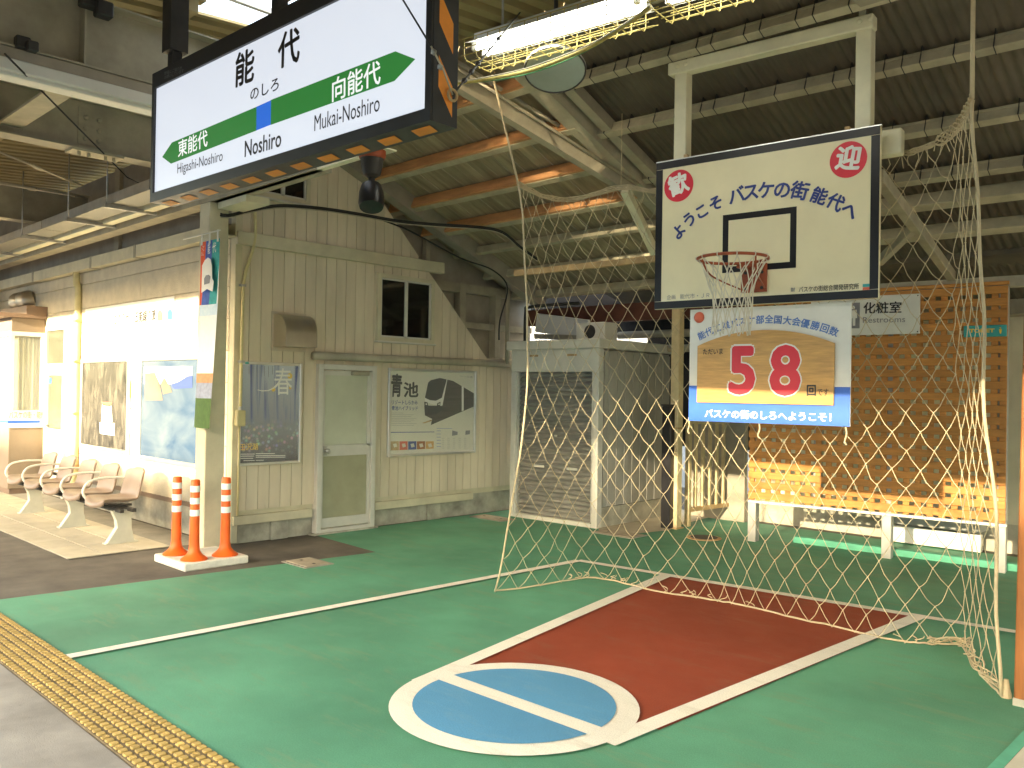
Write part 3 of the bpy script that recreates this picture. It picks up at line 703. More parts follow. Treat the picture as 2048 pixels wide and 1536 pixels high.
def hbeam(name, xc, ya, yb, z0, z1, w=.2, parent=cp):
    o = wbox(name, M['beam'], parent, xc-.008, xc+.008, ya, yb, z0+.012, z1-.012)
    wbox('bottom_flange', M['beam'], o, xc-w/2, xc+w/2, ya, yb, z0, z0+.012); wbox('top_flange', M['beam'], o, xc-w/2, xc+w/2, ya, yb, z1-.012, z1)
    return o
h2 = hbeam('cross_beam', -7.85, -.3, 4.1, 3.62, 4.06)
h1 = hbeam('cross_beam', -5.83, -.3, 3.55, 3.62, 4.06)
hbeam('cross_beam', -11.85, -.3, 4.1, 3.62, 4.06); hbeam('cross_beam', -1.85, -.3, 4.75, 3.78, 4.1)
for yy in (1.95,): 
    for b_, xc in ((h1, -5.83), (h2, -7.85)): wbox('stiffener', M['beam'], b_, xc+.009, xc+.1, yy-.006, yy+.006, 3.633, 4.047)
# splice plate with bolts on the far beam
wbox('splice_plate', M['beam'], h2, -7.842, -7.832, 2.62, 2.86, 3.68, 4.0)
for a in (2.68, 2.79):
    for b_ in (3.73, 3.82, 3.91): G().lathe((-7.832, a, b_), [(.022, 0), (.022, .014), (.012, .02)], 6, axis=X).obj('bolt', M['beam'], h2)
wbox('splice_plate', M['purlin_p'], h2, -7.94, -7.75, 2.55, 2.98, 3.60, 3.619)
for a in (2.62, 2.70, 2.84, 2.91): G().lathe((-7.80, a, 3.60), [(.016, 0), (.016, .03), (.008, .035)], 6, axis=-Z).obj('bolt', M['purlin_p'], h2)
# longitudinal beams
wbox('long_beam', M['beam'], cp, -30, -5.94, 3.78, 3.94, 3.36, 3.56) 
wbox('long_beam', M['beam_white'], cp, -7.74, -5.40, 3.80, 3.86, 3.36, 3.46)
wbox('brace_plate', M['beam_white'], cp, -7.74, -7.2, 3.86, 4.1, 3.30, 3.36)
for yy in (.6, 1.7, 2.75): beam('purlin', M['canopy_sheet'], cp, V((-30, yy, canz(yy)+.075)), V((-7.96, yy, canz(yy)+.075)), .07, .09); beam('purlin', M['canopy_sheet'], cp, V((-7.74, yy, canz(yy)+.075)), V((-5.94, yy, canz(yy)+.075)), .07, .09)
beam('long_strip', M['purlin_p'], cp, GZ(20, 250, 3.7), GZ(140, 170, 3.7), .17, .02)
# roof top cover: keeps rain (and light) off the open ends
wbox('pillar', M['cream'], cp, -7.95, -7.75, 3.78, 3.98, .0, 3.36, bevel=.008)
for xx in (-15.9, -1.9 + 6): wbox('pillar', M['cream'], cp, xx-.1, xx+.1, 3.78, 3.98, 0, 3.36, bevel=.008)
# wall behind the top opening, closing the gap above the front wall
# ================================================================== REAR: RESTROOM WALL, NEIGHBOUR
rw = thing('restroom_building', (-3, 9.9, 0), 'cream restroom building wall with grey base behind the lattice fence', 'building')
wbox('wall', M['wash'], rw, -5.35, 4, 9.95, 10.15, .30, 2.6)
wbox('base', M['wash_base'], rw, -5.36, 4, 9.93, 10.15, 0, .30)
wbox('eave', M['beam'], rw, -5.5, 4, 9.6, 10.3, 2.45, 2.6)
for xa, xb in ((-3.55, -2.65), (-1.75, .2)):
    wbox('low_board', M['whites'], rw, xa, xb, 9.62, 9.70, .02, .20, bevel=.005)
    wbox('low_board_cap', M['shed_side'], rw, xa, xb, 9.60, 9.92, .22, .34, bevel=.005)
nb_ = thing('neighbour_house', (-11, 14, 0), 'pale house wall seen above the shutter shed', 'building')
wbox('wall', M['facade'], nb_, -20, -4, 12.5, 12.8, -1, 5.5)
wbox('eave', M['alu_paint'], nb_, -20, -4, 12.2, 12.5, 3.25, 3.4)
for xx in (-12.6, -10.4): 
    w_ = wbox('window', M['alu'], nb_, xx-.5, xx+.5, 12.44, 12.5, 1.3, 2.4); wbox('pane', M['glassdark'], w_, xx-.44, xx+.44, 12.43, 12.439, 1.36, 2.34)

# ================================================================== PLANES THAT CARRY PRINT
class Plane:
    def __init__(s, p, ux, n=None, off=.003):
        s.U = ux.normalized(); s.Vv = Z.copy(); s.N = s.U.cross(s.Vv); s.p = V(p); s.off = off
    def at(s, x, y, off=None): return hit(x, y, s.p + s.N*(s.off if off is None else off), s.N)
    def poly(s, pts, off=None): return [s.at(x, y, off) for x, y in pts]
def fit_text(body, pl, L, R, T, B, m, parent, weight=.0, off=None, name='lettering', thick=0):
    """lettering that fills the width L-R and the height T-B (given as pixels on the plane)"""
    a, b = pl.at(*L, off), pl.at(*R, off); w = (b-a).length; h = abs((pl.at(*T)-pl.at(*B)).z)
    ux = (b-a).normalized(); uy = pl.N.cross(ux)
    o = text(body, 1., m, parent, (a+b)/2, ux, uy, weight=weight, name=name, thick=thick)
    if o is None: return None
    me = o.data; us = [v.co.dot(ux) for v in me.vertices]; ws = [v.co.dot(uy) for v in me.vertices]
    su, sw = w/(max(us)-min(us)), h/(max(ws)-min(ws)); cu, cw = (max(us)+min(us))/2, (max(ws)+min(ws))/2
    for v in me.vertices:
        u_, w_ = (v.co.dot(ux)-cu)*su, (v.co.dot(uy)-cw)*sw; k = v.co.dot(pl.N)*.6
        v.co = ux*u_ + uy*w_ + pl.N*k
    o.location = (a+b)/2 - ORG[parent.name]; ORG[o.name] = (a+b)/2
    return o
def patch(name, m, parent, pl, pts, off=None): return G().sheet(pl.poly(pts, off)).obj(name, m, parent)

# ------------------------------------------------------------------ hanging station sign
sa = rad(2.3); SU = V((math.cos(sa), math.sin(sa), 0))
sBL = GZ(303, 406, 2.7); SP = Plane(sBL, SU); SNN = SP.N        # N points to the viewer
sBR = SP.at(864, 230, 0); sTL = SP.at(314, 146, 0)
SW = (sBR-sBL).dot(SU); SH = sTL.z - sBL.z
bk = hit(918, 238, sBR, Z); SD = abs((bk-sBR).dot(SNN)); SD = min(max(SD, .14), .30)
sg = thing('station_name_sign', sBL+SU*(SW/2), 'backlit hanging station name sign reading Noshiro with green arrow band', 'sign')
def sbox(name, m, u0, u1, w0, w1, d0, d1, parent=None, bevel=0):
    c = sBL + SU*((u0+u1)/2) + Z*((w0+w1)/2) - SNN*((d0+d1)/2)
    return G().box(c, SU, -SNN, Z, (u1-u0)/2, abs(d1-d0)/2, (w1-w0)/2).obj(name, m, parent or sg, bevel=bevel)
fb, ft_, fl, fr_ = .055, .092, .03, .035
sbox('housing', M['sign_black'], 0, SW, 0, SH, .012, SD)
fr = G()
for (a, b, c, d) in ((0, SW, 0, fb), (0, SW, SH-ft_, SH), (0, fl, fb, SH-ft_), (SW-fr_, SW, fb, SH-ft_)):
    fr.box(sBL+SU*((a+b)/2)+Z*((c+d)/2)-SNN*.001, SU, SNN, Z, (b-a)/2, .011, (d-c)/2)
fr.obj('frame', M['sign_black'], sg)
face = sbox('face_panel', emat('sign_face', (.76, .85, 1.10), .74, (.6, .62, .66)), fl, SW-fr_, fb, SH-ft_, .004, .0115)
z2 = lambda x, y: (300+x/3.2, y/3.2)
SP.off = -.0035+.0015
GE = emat('sign_green', (.035, .26, .06), .52, (.03, .2, .05)); BE = emat('sign_blue', (.02, .16, .80), .75, (.02, .1, .5)); WE = emat('sign_letter', (.82, .90, 1.0), .80, (.7, .7, .7))
patch('arrow_band', GE, sg, SP, [z2(*p) for p in ((78, 1005), (140, 912), (683, 683), (683, 835), (134, 1048))])
patch('arrow_band', GE, sg, SP, [z2(*p) for p in ((772, 640), (1570, 328), (1698, 378), (1565, 518), (772, 800))])
patch('station_mark', BE, sg, SP, [z2(*p) for p in ((680, 684), (775, 641), (773, 798), (678, 836))])
SP.off = -.001
def st_(body, L, R, T, B, m, w=0.): fit_text(body, SP, z2(*L), z2(*R), z2(*T), z2(*B), m, sg, w)
st_('能', (545, 455), (668, 405), (605, 325), (608, 545), M['blackp'], .022)
st_('代', (818, 335), (960, 275), (890, 185), (890, 415), M['blackp'], .022)
st_('のしろ', (642, 608), (824, 532), (735, 540), (735, 620), M['blackp'], .012)
st_('Noshiro', (606, 955), (840, 882), (720, 868), (722, 975), M['blackp'], .012)
st_('東能代', (180, 955), (368, 880), (275, 870), (275, 980), WE, .012)
st_('向能代', (1165, 580), (1475, 455), (1320, 450), (1320, 605), WE, .012)
st_('Higashi-Noshiro', (175, 1090), (465, 1005), (320, 1015), (322, 1100), M['blackp'])
st_('Mukai-Noshiro', (1052, 790), (1470, 655), (1260, 680), (1262, 785), M['blackp'])
SP.off = .0125
st_('節電にご協力を', (92, 470), (205, 432), (150, 438), (150, 460), M['greyp']); st_('お願いしています', (92, 496), (215, 452), (150, 466), (150, 488), M['greyp'])
# hazard stripes on the underside and on the end
n_st = 11
for k in range(n_st):
    u0 = SW*(k+.12)/n_st; u1 = u0+SW/n_st*.52; d0, d1, sk = .03, SD-.03, .035
    q = [sBL+SU*(u0+sk)-SNN*d0-Z*.003, sBL+SU*(u1+sk)-SNN*d0-Z*.003, sBL+SU*u1-SNN*d1-Z*.003, sBL+SU*u0-SNN*d1-Z*.003]
    G().sheet(q).obj('hazard_stripe', M['orange_tape'], sg)
for k in range(3):
    w0 = SH*(.02+.34*k); e = sBR+SU*.003; d0, d1 = .03, SD-.03
    G().sheet([e-SNN*d0+Z*(w0+.11), e-SNN*d0+Z*(w0+.24), e-SNN*d1+Z*(w0+.13), e-SNN*d1+Z*w0]).obj('hazard_stripe', M['orange_tape'], sg)
for u in (.12, SW*.5, SW-.35):
    sbox('hanger', M['sign_black'], u-.03, u+.03, SH-.002, SH+.75, SD*.5-.03, SD*.5+.03)
    sbox('hanger_sleeve', M['iron'], u-.055, u+.055, SH+.12, SH+.75, SD*.5-.055, SD*.5+.055)
sbox('end_plate', M['sign_black'], SW+.0001, SW+.0025, .0, SH, .0, SD)
# stay wire over the sign, with twisted ends and a ring
rg = hit(905, 190, sBR+SU*.02, SU)
wr = thing('stay_wire', rg, 'black stay wire with twisted ends and ring at the right end of the station sign', 'wire')
wa = SP.at(800, -10, .03); wb_ = SP.at(862, 92, .05)
tube('wire', M['cable'], wr, [wa, wb_], .004, 6)
tube('wire', M['cable_w'], wr, [wb_, wb_.lerp(rg, .5)+SU*.01, rg], .004, 6)
for t_ in (.12, .42): G().lathe(wb_.lerp(rg, t_), [(.006, -.012), (.014, 0), (.006, .012)], 8, axis=(rg-wb_)).obj('clip', M['steel'], wr)
an = [rg + V((0, .024*math.cos(2*math.pi*i/16), .024*math.sin(2*math.pi*i/16))) for i in range(16)]
G().tube(an, .006, 6, closed=True).obj('ring', M['rust'], wr, smooth=True)
tw = GZ(1040, 25, 4.05); tube('wire', M['cable'], wr, sag(rg, tw, .0), .005, 6)
for t_ in (.12, .2, .28, .58): G().lathe(rg.lerp(tw, t_), [(.008, -.03), (.013, 0), (.008, .03)], 8, axis=(tw-rg)).obj('clip', M['iron'], wr)

# ------------------------------------------------------------------ spotlight below the sign
sp0 = hit(742, 312, (0, 3.5, 0), Y)
sl_ = thing('spot_lamp', sp0, 'black hooded spotlight on a round red base under the sign', 'spotlight')
R_ = .085*1.0
kk = lambda x, y: hit(x, y, (0, 3.5, 0), Y)
c0 = kk(744, 318); sc_ = (kk(770, 318)-kk(718, 318)).length/2*.62
wbox('bracket', M['beam_white'], sl_, c0.x-.16, c0.x+.12, 3.42, 3.62, c0.z+.055, c0.z+.065)
wbox('bracket', M['beam_white'], sl_, c0.x-.16, c0.x-.13, 3.42, 3.62, c0.z+.065, c0.z+.30)
autosmooth(G().lathe(c0, [(sc_, .055), (sc_, .02), (sc_*.92, .0)], 24).obj('base_ring', M['rim'], sl_))
autosmooth(G().lathe(c0, [(sc_*.85, .0), (sc_*.78, -.05), (sc_*.62, -.11), (sc_*.30, -.13)], 24).obj('socket', M['iron'], sl_))
tube('stem', M['iron'], sl_, [c0-Z*.12, c0-Z*.2], .022, 10)
hx = V((.35, -.25, -1)).normalized(); hc = c0-Z*.19
autosmooth(G().lathe(hc-hx*.02, [(.03, 0), (.07, .02), (.085, .08), (.088, .16), (.08, .19), (.02, .20)], 24, axis=hx).obj('lamp_head', M['black'], sl_), 40)

# ------------------------------------------------------------------ delineators on their slab
sb = thing('delineator_slab', (-7.41, 3.62, 0), 'low white concrete slab carrying the orange delineator posts', 'concrete slab')
wbox('block', M['slab'], sb, -7.72, -7.10, 3.30, 3.90, .0, .07, bevel=.01)
for q, lab in (((352, 1108), 'orange delineator post with white bands, leftmost on the slab'), ((388, 1119), 'orange delineator post with white bands, nearest and in the middle'), ((450, 1110), 'orange delineator post with white bands, right of the pillar')):
    p = GZ(*q, .071); t = thing('delineator', p, lab, 'delineator', 'delineator posts on the slab')
    prof = [(.115, 0), (.115, .008), (.10, .02), (.07, .045), (.05, .075), (.044, .12), (.041, .30), (.040, .69), (.034, .702), (.012, .705)]
    autosmooth(G().lathe(p, prof, 24).obj('post', M['cone'], t), 40)
    for zz in (.385, .49, .595): G().lathe(p, [(.0415, zz), (.0425, zz+.003), (.0425, zz+.052), (.0415, zz+.055)], 24).obj('band', M['reflect'], t, smooth=False)

# ------------------------------------------------------------------ banner on the pillar
bY = 3.70
bn = thing('vertical_banner', (-7.9, bY, 1.2), 'vertical railway banner hanging on the canopy pillar', 'banner')
kb = lambda x, y: PY(x, y, bY)
r0_, r1_ = kb(367, 478), kb(441, 461); zr = (r0_.z+r1_.z)/2
tube('rod', M['armrest'], bn, [V((r0_.x, bY, zr)), V((r1_.x, bY, zr))], .007, 8)
xl, xr = kb(402, 480).x, kb(438, 470).x; zt = zr-.07; zb = kb(400, 856).z
g = G(); nn = 20
for i in range(nn+1):
    t = i/nn; z_ = zt+(zb-zt)*t; sh = -.10*max(0, t-.25)**1.3; bw = .02*math.sin(t*5)
    for j in range(5):
        s_ = j/4; g.v.append(V((xl+(xr-xl)*(s_*(1-.18*t))+sh, bY+bw*math.sin(s_*3)+.01*s_, z_)))
for i in range(nn):
    for j in range(4): k = i*5+j; g.f.append((k, k+1, k+6, k+5))
bm_ = bpy.data.materials.new('banner_print'); bm_.use_nodes = True; n = bm_.node_tree.nodes; l = bm_.node_tree.links; b = n['Principled BSDF']
tc = n.new('ShaderNodeTexCoord'); sx = n.new('ShaderNodeSeparateXYZ'); l.new(tc.outputs['Generated'], sx.inputs[0])
r1 = n.new('ShaderNodeValToRGB'); r1.color_ramp.interpolation = 'CONSTANT'
for pos, c in ((0, (.06, .12, .025)), (.16, (.30, .33, .44)), (.24, (.55, .28, .14)), (.29, (.80, .83, .85)), (.60, (.62, .75, .85))):
    e = r1.color_ramp.elements[0] if pos == 0 else r1.color_ramp.elements.new(pos); e.position = pos; e.color = (*c, 1)
r1.color_ramp.elements.remove(r1.color_ramp.elements[len(r1.color_ramp.elements)-1]) if r1.color_ramp.elements[-1].position > .99 else None
l.new(sx.outputs[2], r1.inputs[0])
r2 = n.new('ShaderNodeValToRGB'); r2.color_ramp.interpolation = 'CONSTANT'
dg = n.new('ShaderNodeMath'); dg.operation = 'MULTIPLY_ADD'; dg.inputs[1].default_value = -.55; l.new(sx.outputs[2], dg.inputs[0]); 
ax_ = n.new('ShaderNodeMath'); ax_.operation = 'ADD'; ax_.inputs[1].default_value = .5; l.new(sx.outputs[0], ax_.inputs[0]); l.new(ax_.outputs[0], dg.inputs[2])
for pos, c in ((0, (.80, .10, .03)), (.34, (.05, .11, .42)), (.62, (.03, .36, .34))):
    e = r2.color_ramp.elements[0] if pos == 0 else r2.color_ramp.elements.new(pos); e.position = pos; e.color = (*c, 1)
l.new(dg.outputs[0], r2.inputs[0])
gt_ = n.new('ShaderNodeMath'); gt_.operation = 'GREATER_THAN'; gt_.inputs[1].default_value = .66; l.new(sx.outputs[2], gt_.inputs[0])
mx = n.new('ShaderNodeMixRGB'); l.new(gt_.outputs[0], mx.inputs[0]); l.new(r1.outputs[0], mx.inputs[1]); l.new(r2.outputs[0], mx.inputs[2])
nz = n.new('ShaderNodeTexNoise'); nz.inputs['Scale'].default_value = 30; l.new(tc.outputs['Object'], nz.inputs[0])
mv = n.new('ShaderNodeMixRGB'); mv.blend_type = 'OVERLAY'; mv.inputs[0].default_value = .35; l.new(mx.outputs[0], mv.inputs[1]); l.new(nz.outputs[0], mv.inputs[2]); l.new(mv.outputs[0], b.inputs['Base Color']); b.inputs['Roughness'].default_value = .7
clo = g.obj('cloth', bm_, bn, smooth=True)
for s_ in (.06, .5, .94): wbox('loop', M['armrest'], bn, xl+(xr-xl)*s_-.012, xl+(xr-xl)*s_+.012, bY-.004, bY+.004, zt-.03, zr+.01)
BP = Plane((0, bY-.022, 0), X); BP.off = 0
zb_ = lambda x, y: (380+x/7.68, 440+y/7.68)
fit_text('ようこそ', BP, zb_(178, 475), zb_(215, 470), zb_(195, 395), zb_(195, 555), M['whitep'], clo)
fit_text('能', BP, zb_(272, 440), zb_(310, 430), zb_(290, 355), zb_(290, 525), M['whitep'], clo, .01)
fit_text('代', BP, zb_(345, 430), zb_(400, 415), zb_(372, 350), zb_(372, 510), M['whitep'], clo, .01)
patch('train_front', M['whitep'], clo, BP, [zb_(*p) for p in ((185, 700), (225, 620), (275, 575), (315, 600), (335, 700), (340, 900), (365, 940), (345, 1100), (260, 1060), (175, 1120), (180, 900))])
BP.off = .002
patch('windscreen', M['greyp'], clo, BP, [zb_(*p) for p in ((215, 900), (245, 850), (290, 840), (315, 870), (300, 970), (215, 995))])

# ------------------------------------------------------------------ bench: five linked seats
bc = thing('bench', (-10, 3.45, 0), 'row of five beige plastic platform seats on splayed legs', 'bench')
Yb = 3.42
seat_x = [-8.93, -9.58, -10.23, -10.88, -11.53]
def shell():
    prof = [(-.235, .375), (-.24, .405), (-.20, .425), (-.10, .415), (.02, .405), (.12, .41), (.18, .45), (.202, .515), (.215, .595), (.235, .675), (.25, .72), (.262, .726)]
    g = G(); nw = 8; np_ = len(prof)
    for i, (y_, z_) in enumerate(prof):
        t = i/(np_-1); hw = .235 if t < .5 else .235-.035*((t-.5)/.5)**2
        if i == 0: hw *= .9
        if i == np_-1: hw *= .82
        for j in range(nw+1):
            s_ = j/nw*2-1; e = abs(s_)**3
            if t < .5: q = V((s_*hw, y_, z_+.035*e))
            else: q = V((s_*hw, y_-.05*e, z_))
            if i in (0, 1): q.y += .05*e
            g.v.append(q)
    for i in range(np_-1):
        for j in range(nw): k = i*(nw+1)+j; g.f.append((k, k+1, k+nw+2, k+nw+1))
    me, c = g.mesh('seat', smooth=True, center=(0, 0, 0)); return me
sm = shell()
for xs in seat_x:
    s_ = put('seat', sm, (xs, Yb, .0), M['seat'], bc)
    md = s_.modifiers.new('sol', 'SOLIDIFY'); md.thickness = .028; md.offset = -1
    md = s_.modifiers.new('sub', 'SUBSURF'); md.levels = 2; md.render_levels = 2
    a_ = [V((xs-.25+.01, Yb-.2, .42)), V((xs-.25, Yb-.235, .50)), V((xs-.25, Yb-.19, .59)), V((xs-.25, Yb-.08, .625)), V((xs-.25, Yb+.08, .63)), V((xs-.24, Yb+.21, .62))]
    tube('armrest', M['armrest'], s_, curve(a_, 6), .013, 8)
    for yy in (-.09, .09): G().lathe((xs-.02, Yb+yy, .385), [(.022, 0), (.022, .02), (.012, .028)], 12, axis=-Z).obj('bolt', M['armrest'], s_)
    wbox('mount', M['iron'], s_, xs-.05, xs+.05, Yb-.14, Yb+.14, .362, .385)
beam('rail', M['iron'], bc, V((-8.62, Yb-.06, .35)), V((-11.85, Yb-.06, .35)), .04, .035); beam('rail', M['iron'], bc, V((-8.62, Yb+.06, .35)), V((-11.85, Yb+.06, .35)), .04, .035)
for xl_ in (-8.78, -10.1, -11.5):
    poly = [(-.11, .345), (.11, .345), (.085, .27), (.09, .16), (.125, .012), (-.16, .012), (-.055, .17), (-.065, .25)]
    o = G().prism([V((xl_-.035, Yb+a, z_)) for a, z_ in poly], (.07, 0, 0)).obj('leg', M['leg'], bc, bevel=.006)
    wbox('foot', M['leg'], o, xl_-.05, xl_+.05, Yb-.165, Yb+.15, .014, .026)
    for yy in (-.13, .11): G().lathe((xl_+.02, Yb+yy, .026), [(.014, 0), (.014, .016), (.006, .02)], 8).obj('bolt', M['armrest'], o)

# ------------------------------------------------------------------ posters
def frame_y(t, y0, y1, z0, z1, xf, w=.03, m='alu'):     # on a wall facing +X
    for nm, (a, b, c, d) in (('frame_side', (y0, y0+w, z0, z1)), ('frame_side', (y1-w, y1, z0, z1)), ('frame_rail', (y0+w, y1-w, z1-w, z1)), ('frame_rail', (y0+w, y1-w, z0, z0+w))):
        wbox(nm, M[m], t, xf+.002, xf+.034, a, b, c, d, bevel=.005)
pa = thing('framed_poster', (XW, 4.6, 1.3), 'blue misty forest poster marked with the spring character in aluminium frame', 'poster')
ya0, ya1, za0, za1 = 4.235, 4.965, .795, 1.857
frame_y(pa, ya0, ya1, za0, za1, XW)
pm = bpy.data.materials.new('forest_print'); pm.use_nodes = True; n = pm.node_tree.nodes; l = pm.node_tree.links; b = n['Principled BSDF']
tc = n.new('ShaderNodeTexCoord'); sx = n.new('ShaderNodeSeparateXYZ'); l.new(tc.outputs['Generated'], sx.inputs[0])
rp = n.new('ShaderNodeValToRGB'); es = rp.color_ramp.elements
for pos, c in ((0, (.02, .022, .04)), (.10, (.035, .04, .06)), (.30, (.07, .09, .07)), (.40, (.09, .13, .30)), (.62, (.22, .28, .52)), (1, (.50, .54, .64))):
    e = es[0] if pos == 0 else (es[1] if pos == 1 else es.new(pos)); e.position = pos; e.color = (*c, 1)
l.new(sx.outputs[2], rp.inputs[0])
mp = n.new('ShaderNodeMapping'); mp.inputs['Scale'].default_value = (1, 16, .7); l.new(tc.outputs['Object'], mp.inputs[0])
t1 = n.new('ShaderNodeTexNoise'); t1.inputs['Scale'].default_value = 1.0; t1.inputs['Detail'].default_value = 3; t1.inputs['Distortion'].default_value = .4; l.new(mp.outputs[0], t1.inputs[0])
tr_ = n.new('ShaderNodeValToRGB'); tr_.color_ramp.elements[0].position = .52; tr_.color_ramp.elements[1].position = .66; l.new(t1.outputs[0], tr_.inputs[0])
up_ = n.new('ShaderNodeMapRange'); up_.inputs[1].default_value = .36; up_.inputs[2].default_value = .46; l.new(sx.outputs[2], up_.inputs[0])
mu = n.new('ShaderNodeMath'); mu.operation = 'MULTIPLY'; l.new(tr_.outputs[0], mu.inputs[0]); l.new(up_.outputs[0], mu.inputs[1])
m1 = n.new('ShaderNodeMixRGB'); m1.inputs[2].default_value = (.05, .075, .27, 1); l.new(mu.outputs[0], m1.inputs[0]); l.new(rp.outputs[0], m1.inputs[1])
vo = n.new('ShaderNodeTexVoronoi'); vo.inputs['Scale'].default_value = 24; l.new(tc.outputs['Object'], vo.inputs[0])
vr = n.new('ShaderNodeValToRGB'); vr.color_ramp.elements[0].position = .0; vr.color_ramp.elements[0].color = (1, 1, 1, 1); vr.color_ramp.elements[1].position = .55; vr.color_ramp.elements[1].color = (0, 0, 0, 1); l.new(vo.outputs[0], vr.inputs[0])
dn = n.new('ShaderNodeMapRange'); dn.inputs[1].default_value = .44; dn.inputs[2].default_value = .32; l.new(sx.outputs[2], dn.inputs[0])
dn2 = n.new('ShaderNodeMapRange'); dn2.inputs[1].default_value = .06; dn2.inputs[2].default_value = .16; l.new(sx.outputs[2], dn2.inputs[0])
mu2 = n.new('ShaderNodeMath'); mu2.operation = 'MULTIPLY'; l.new(vr.outputs[0], mu2.inputs[0]); l.new(dn.outputs[0], mu2.inputs[1])
mu3 = n.new('ShaderNodeMath'); mu3.operation = 'MULTIPLY'; l.new(mu2.outputs[0], mu3.inputs[0]); l.new(dn2.outputs[0], mu3.inputs[1])
hs = n.new('ShaderNodeHueSaturation'); hs.inputs['Saturation'].default_value = .55; hs.inputs['Value'].default_value = .8; l.new(vo.outputs['Color'], hs.inputs['Color'])
m2 = n.new('ShaderNodeMixRGB'); l.new(mu3.outputs[0], m2.inputs[0]); l.new(m1.outputs[0], m2.inputs[1]); l.new(hs.outputs[0], m2.inputs[2]); l.new(m2.outputs[0], b.inputs['Base Color']); b.inputs['Roughness'].default_value = .2
wbox('print', pm, pa, XW+.003, XW+.010, ya0+.03, ya1-.03, za0+.03, za1-.03)
PA = Plane((XW+.012, 0, 0), Y); PA.off = 0
za = lambda x, y: (460+x/6.68, 710+y/6.68)
fit_text('春', PA, za(590, 355), za(828, 355), za(700, 180), za(700, 535), M['whitep'], pa, -.008)
patch('brush_stroke', M['whitep'], pa, PA, [za(*p) for p in ((370, 462), (430, 472), (510, 468), (580, 435), (640, 370), (650, 378), (590, 446), (515, 482), (430, 486), (368, 470))])
for q in ((800, 280, 34), (580, 460, 26), (805, 440, 18)): patch('yellow_leaf', M['yellowp'], pa, PA, [za(q[0]+q[2]*math.cos(a), q[1]+q[2]*1.2*math.sin(a)) for a in [2*math.pi*i/9 for i in range(9)]], -.0005)
fit_text('田沢湖', PA, za(132, 1232), za(372, 1222), za(250, 1180), za(250, 1275), M['yellowp'], pa, .012)
for k, (x0, x1, yy) in enumerate([(132, 330, 1325), (345, 600, 1318), (132, 320, 1352), (345, 740, 1345), (132, 310, 1382), (345, 740, 1366), (180, 330, 1412), (345, 450, 1408)]): patch('small_print', M['whitep'], pa, PA, [za(x0, yy-4), za(x1, yy-6), za(x1, yy+2), za(x0, yy+4)])
for k in range(7): patch('small_print', M['greyp'], pa, PA, [za(*p) for p in ((250+52*k, 150), (258+52*k, 150), (258+52*k, 260+18*(k % 3)), (250+52*k, 260+18*(k % 3)))])
wbox('sticker', M['teal'], pa, XW+.035, XW+.037, ya0+.06, ya0+.10, za1-.028, za1-.008)

pb = thing('framed_poster', (XW, 6.8, 1.3), 'white landscape poster of a dark train beside the door', 'poster')
yb0, yb1, zb0, zb1 = 6.12, 7.53, .80, 1.847
frame_y(pb, yb0, yb1, zb0, zb1, XW)
wbox('print', M['paper'], pb, XW+.003, XW+.010, yb0+.03, yb1-.03, zb0+.03, zb1-.03)
PB = Plane((XW+.012, 0, 0), Y); PB.off = 0
zp = lambda x, y: (760+x/7.68, 720+y/7.68)
def pp(nm, m, pts, off=0.): patch(nm, M[m], pb, PB, [zp(*p) for p in pts], off)
pp('train_side', 'train', [(1030, 300), (1120, 320), (1440, 510), (1440, 715), (780, 1000), (800, 905), (690, 850), (680, 700), (960, 700)])
pp('train_body', 'whitep', [(690, 580), (740, 340), (900, 275), (1035, 300), (960, 700), (900, 710), (690, 640)], .0006)
pp('windscreen', 'train_f', [(690, 580), (740, 345), (780, 310), (920, 275), (1025, 300), (950, 580), (860, 625), (770, 618)], .0012)
pp('skirt', 'train_f', [(680, 640), (730, 650), (740, 700), (870, 720), (880, 665), (930, 640), (925, 720), (1000, 740), (860, 830), (720, 850), (690, 845), (685, 740)], .0012)
pp('rail', 'rust', [(640, 968), (790, 915), (800, 935), (680, 975)], .0012)
pp('carriage_end', 'whitep', [(1255, 400), (1285, 415), (1285, 775), (1255, 785)], .0012)
pp('headlight', 'whitep', [(700, 665), (722, 668), (722, 690), (700, 688)], .0018); pp('headlight', 'whitep', [(895, 672), (918, 666), (918, 688), (895, 692)], .0018)
fit_text('青', PB, zp(170, 385), zp(340, 395), zp(255, 215), zp(255, 575), M['blackp'], pb, .03)
fit_text('池', PB, zp(360, 455), zp(592, 455), zp(480, 335), zp(480, 570), M['blackp'], pb, .03)
fit_text('リゾートしらかみ', PB, zp(180, 648), zp(578, 652), zp(380, 615), zp(380, 685), M['navy'], pb, .02)
fit_text('青池ハイブリッド', PB, zp(180, 738), zp(580, 742), zp(380, 705), zp(380, 775), M['navy'], pb, .02)
for k in range(8): pp('small_print', 'greyp', [(175, 812+27*k), (560-(k % 3)*40 if k else 360, 812+27*k), (560-(k % 3)*40 if k else 360, 816+27*k), (175, 816+27*k)])
pp('route_line', 'navy', [(165, 1105), (835, 1100), (835, 1110), (165, 1118)])
for k, c in enumerate(('rust', 'redball', 'navy', 'brown', 'plaque')): pp('photo', c, [(165+134*k, 1250), (290+134*k, 1247), (290+134*k, 1385-6*k), (165+134*k, 1390-6*k)]); pp('photo_detail', 'paper', [(200+134*k, 1290), (250+134*k, 1280), (265+134*k, 1330), (215+134*k, 1345)], .0006)
pp('table_head', 'bluetext', [(870, 1046), (1105, 1050), (1105, 1056), (870, 1052)]); pp('mini_train', 'greyp', [(1110, 1080), (1195, 1105), (1190, 1150), (1105, 1165)]); pp('mini_train', 'greyp', [(1315, 1085), (1385, 1080), (1380, 1140), (1310, 1150)])
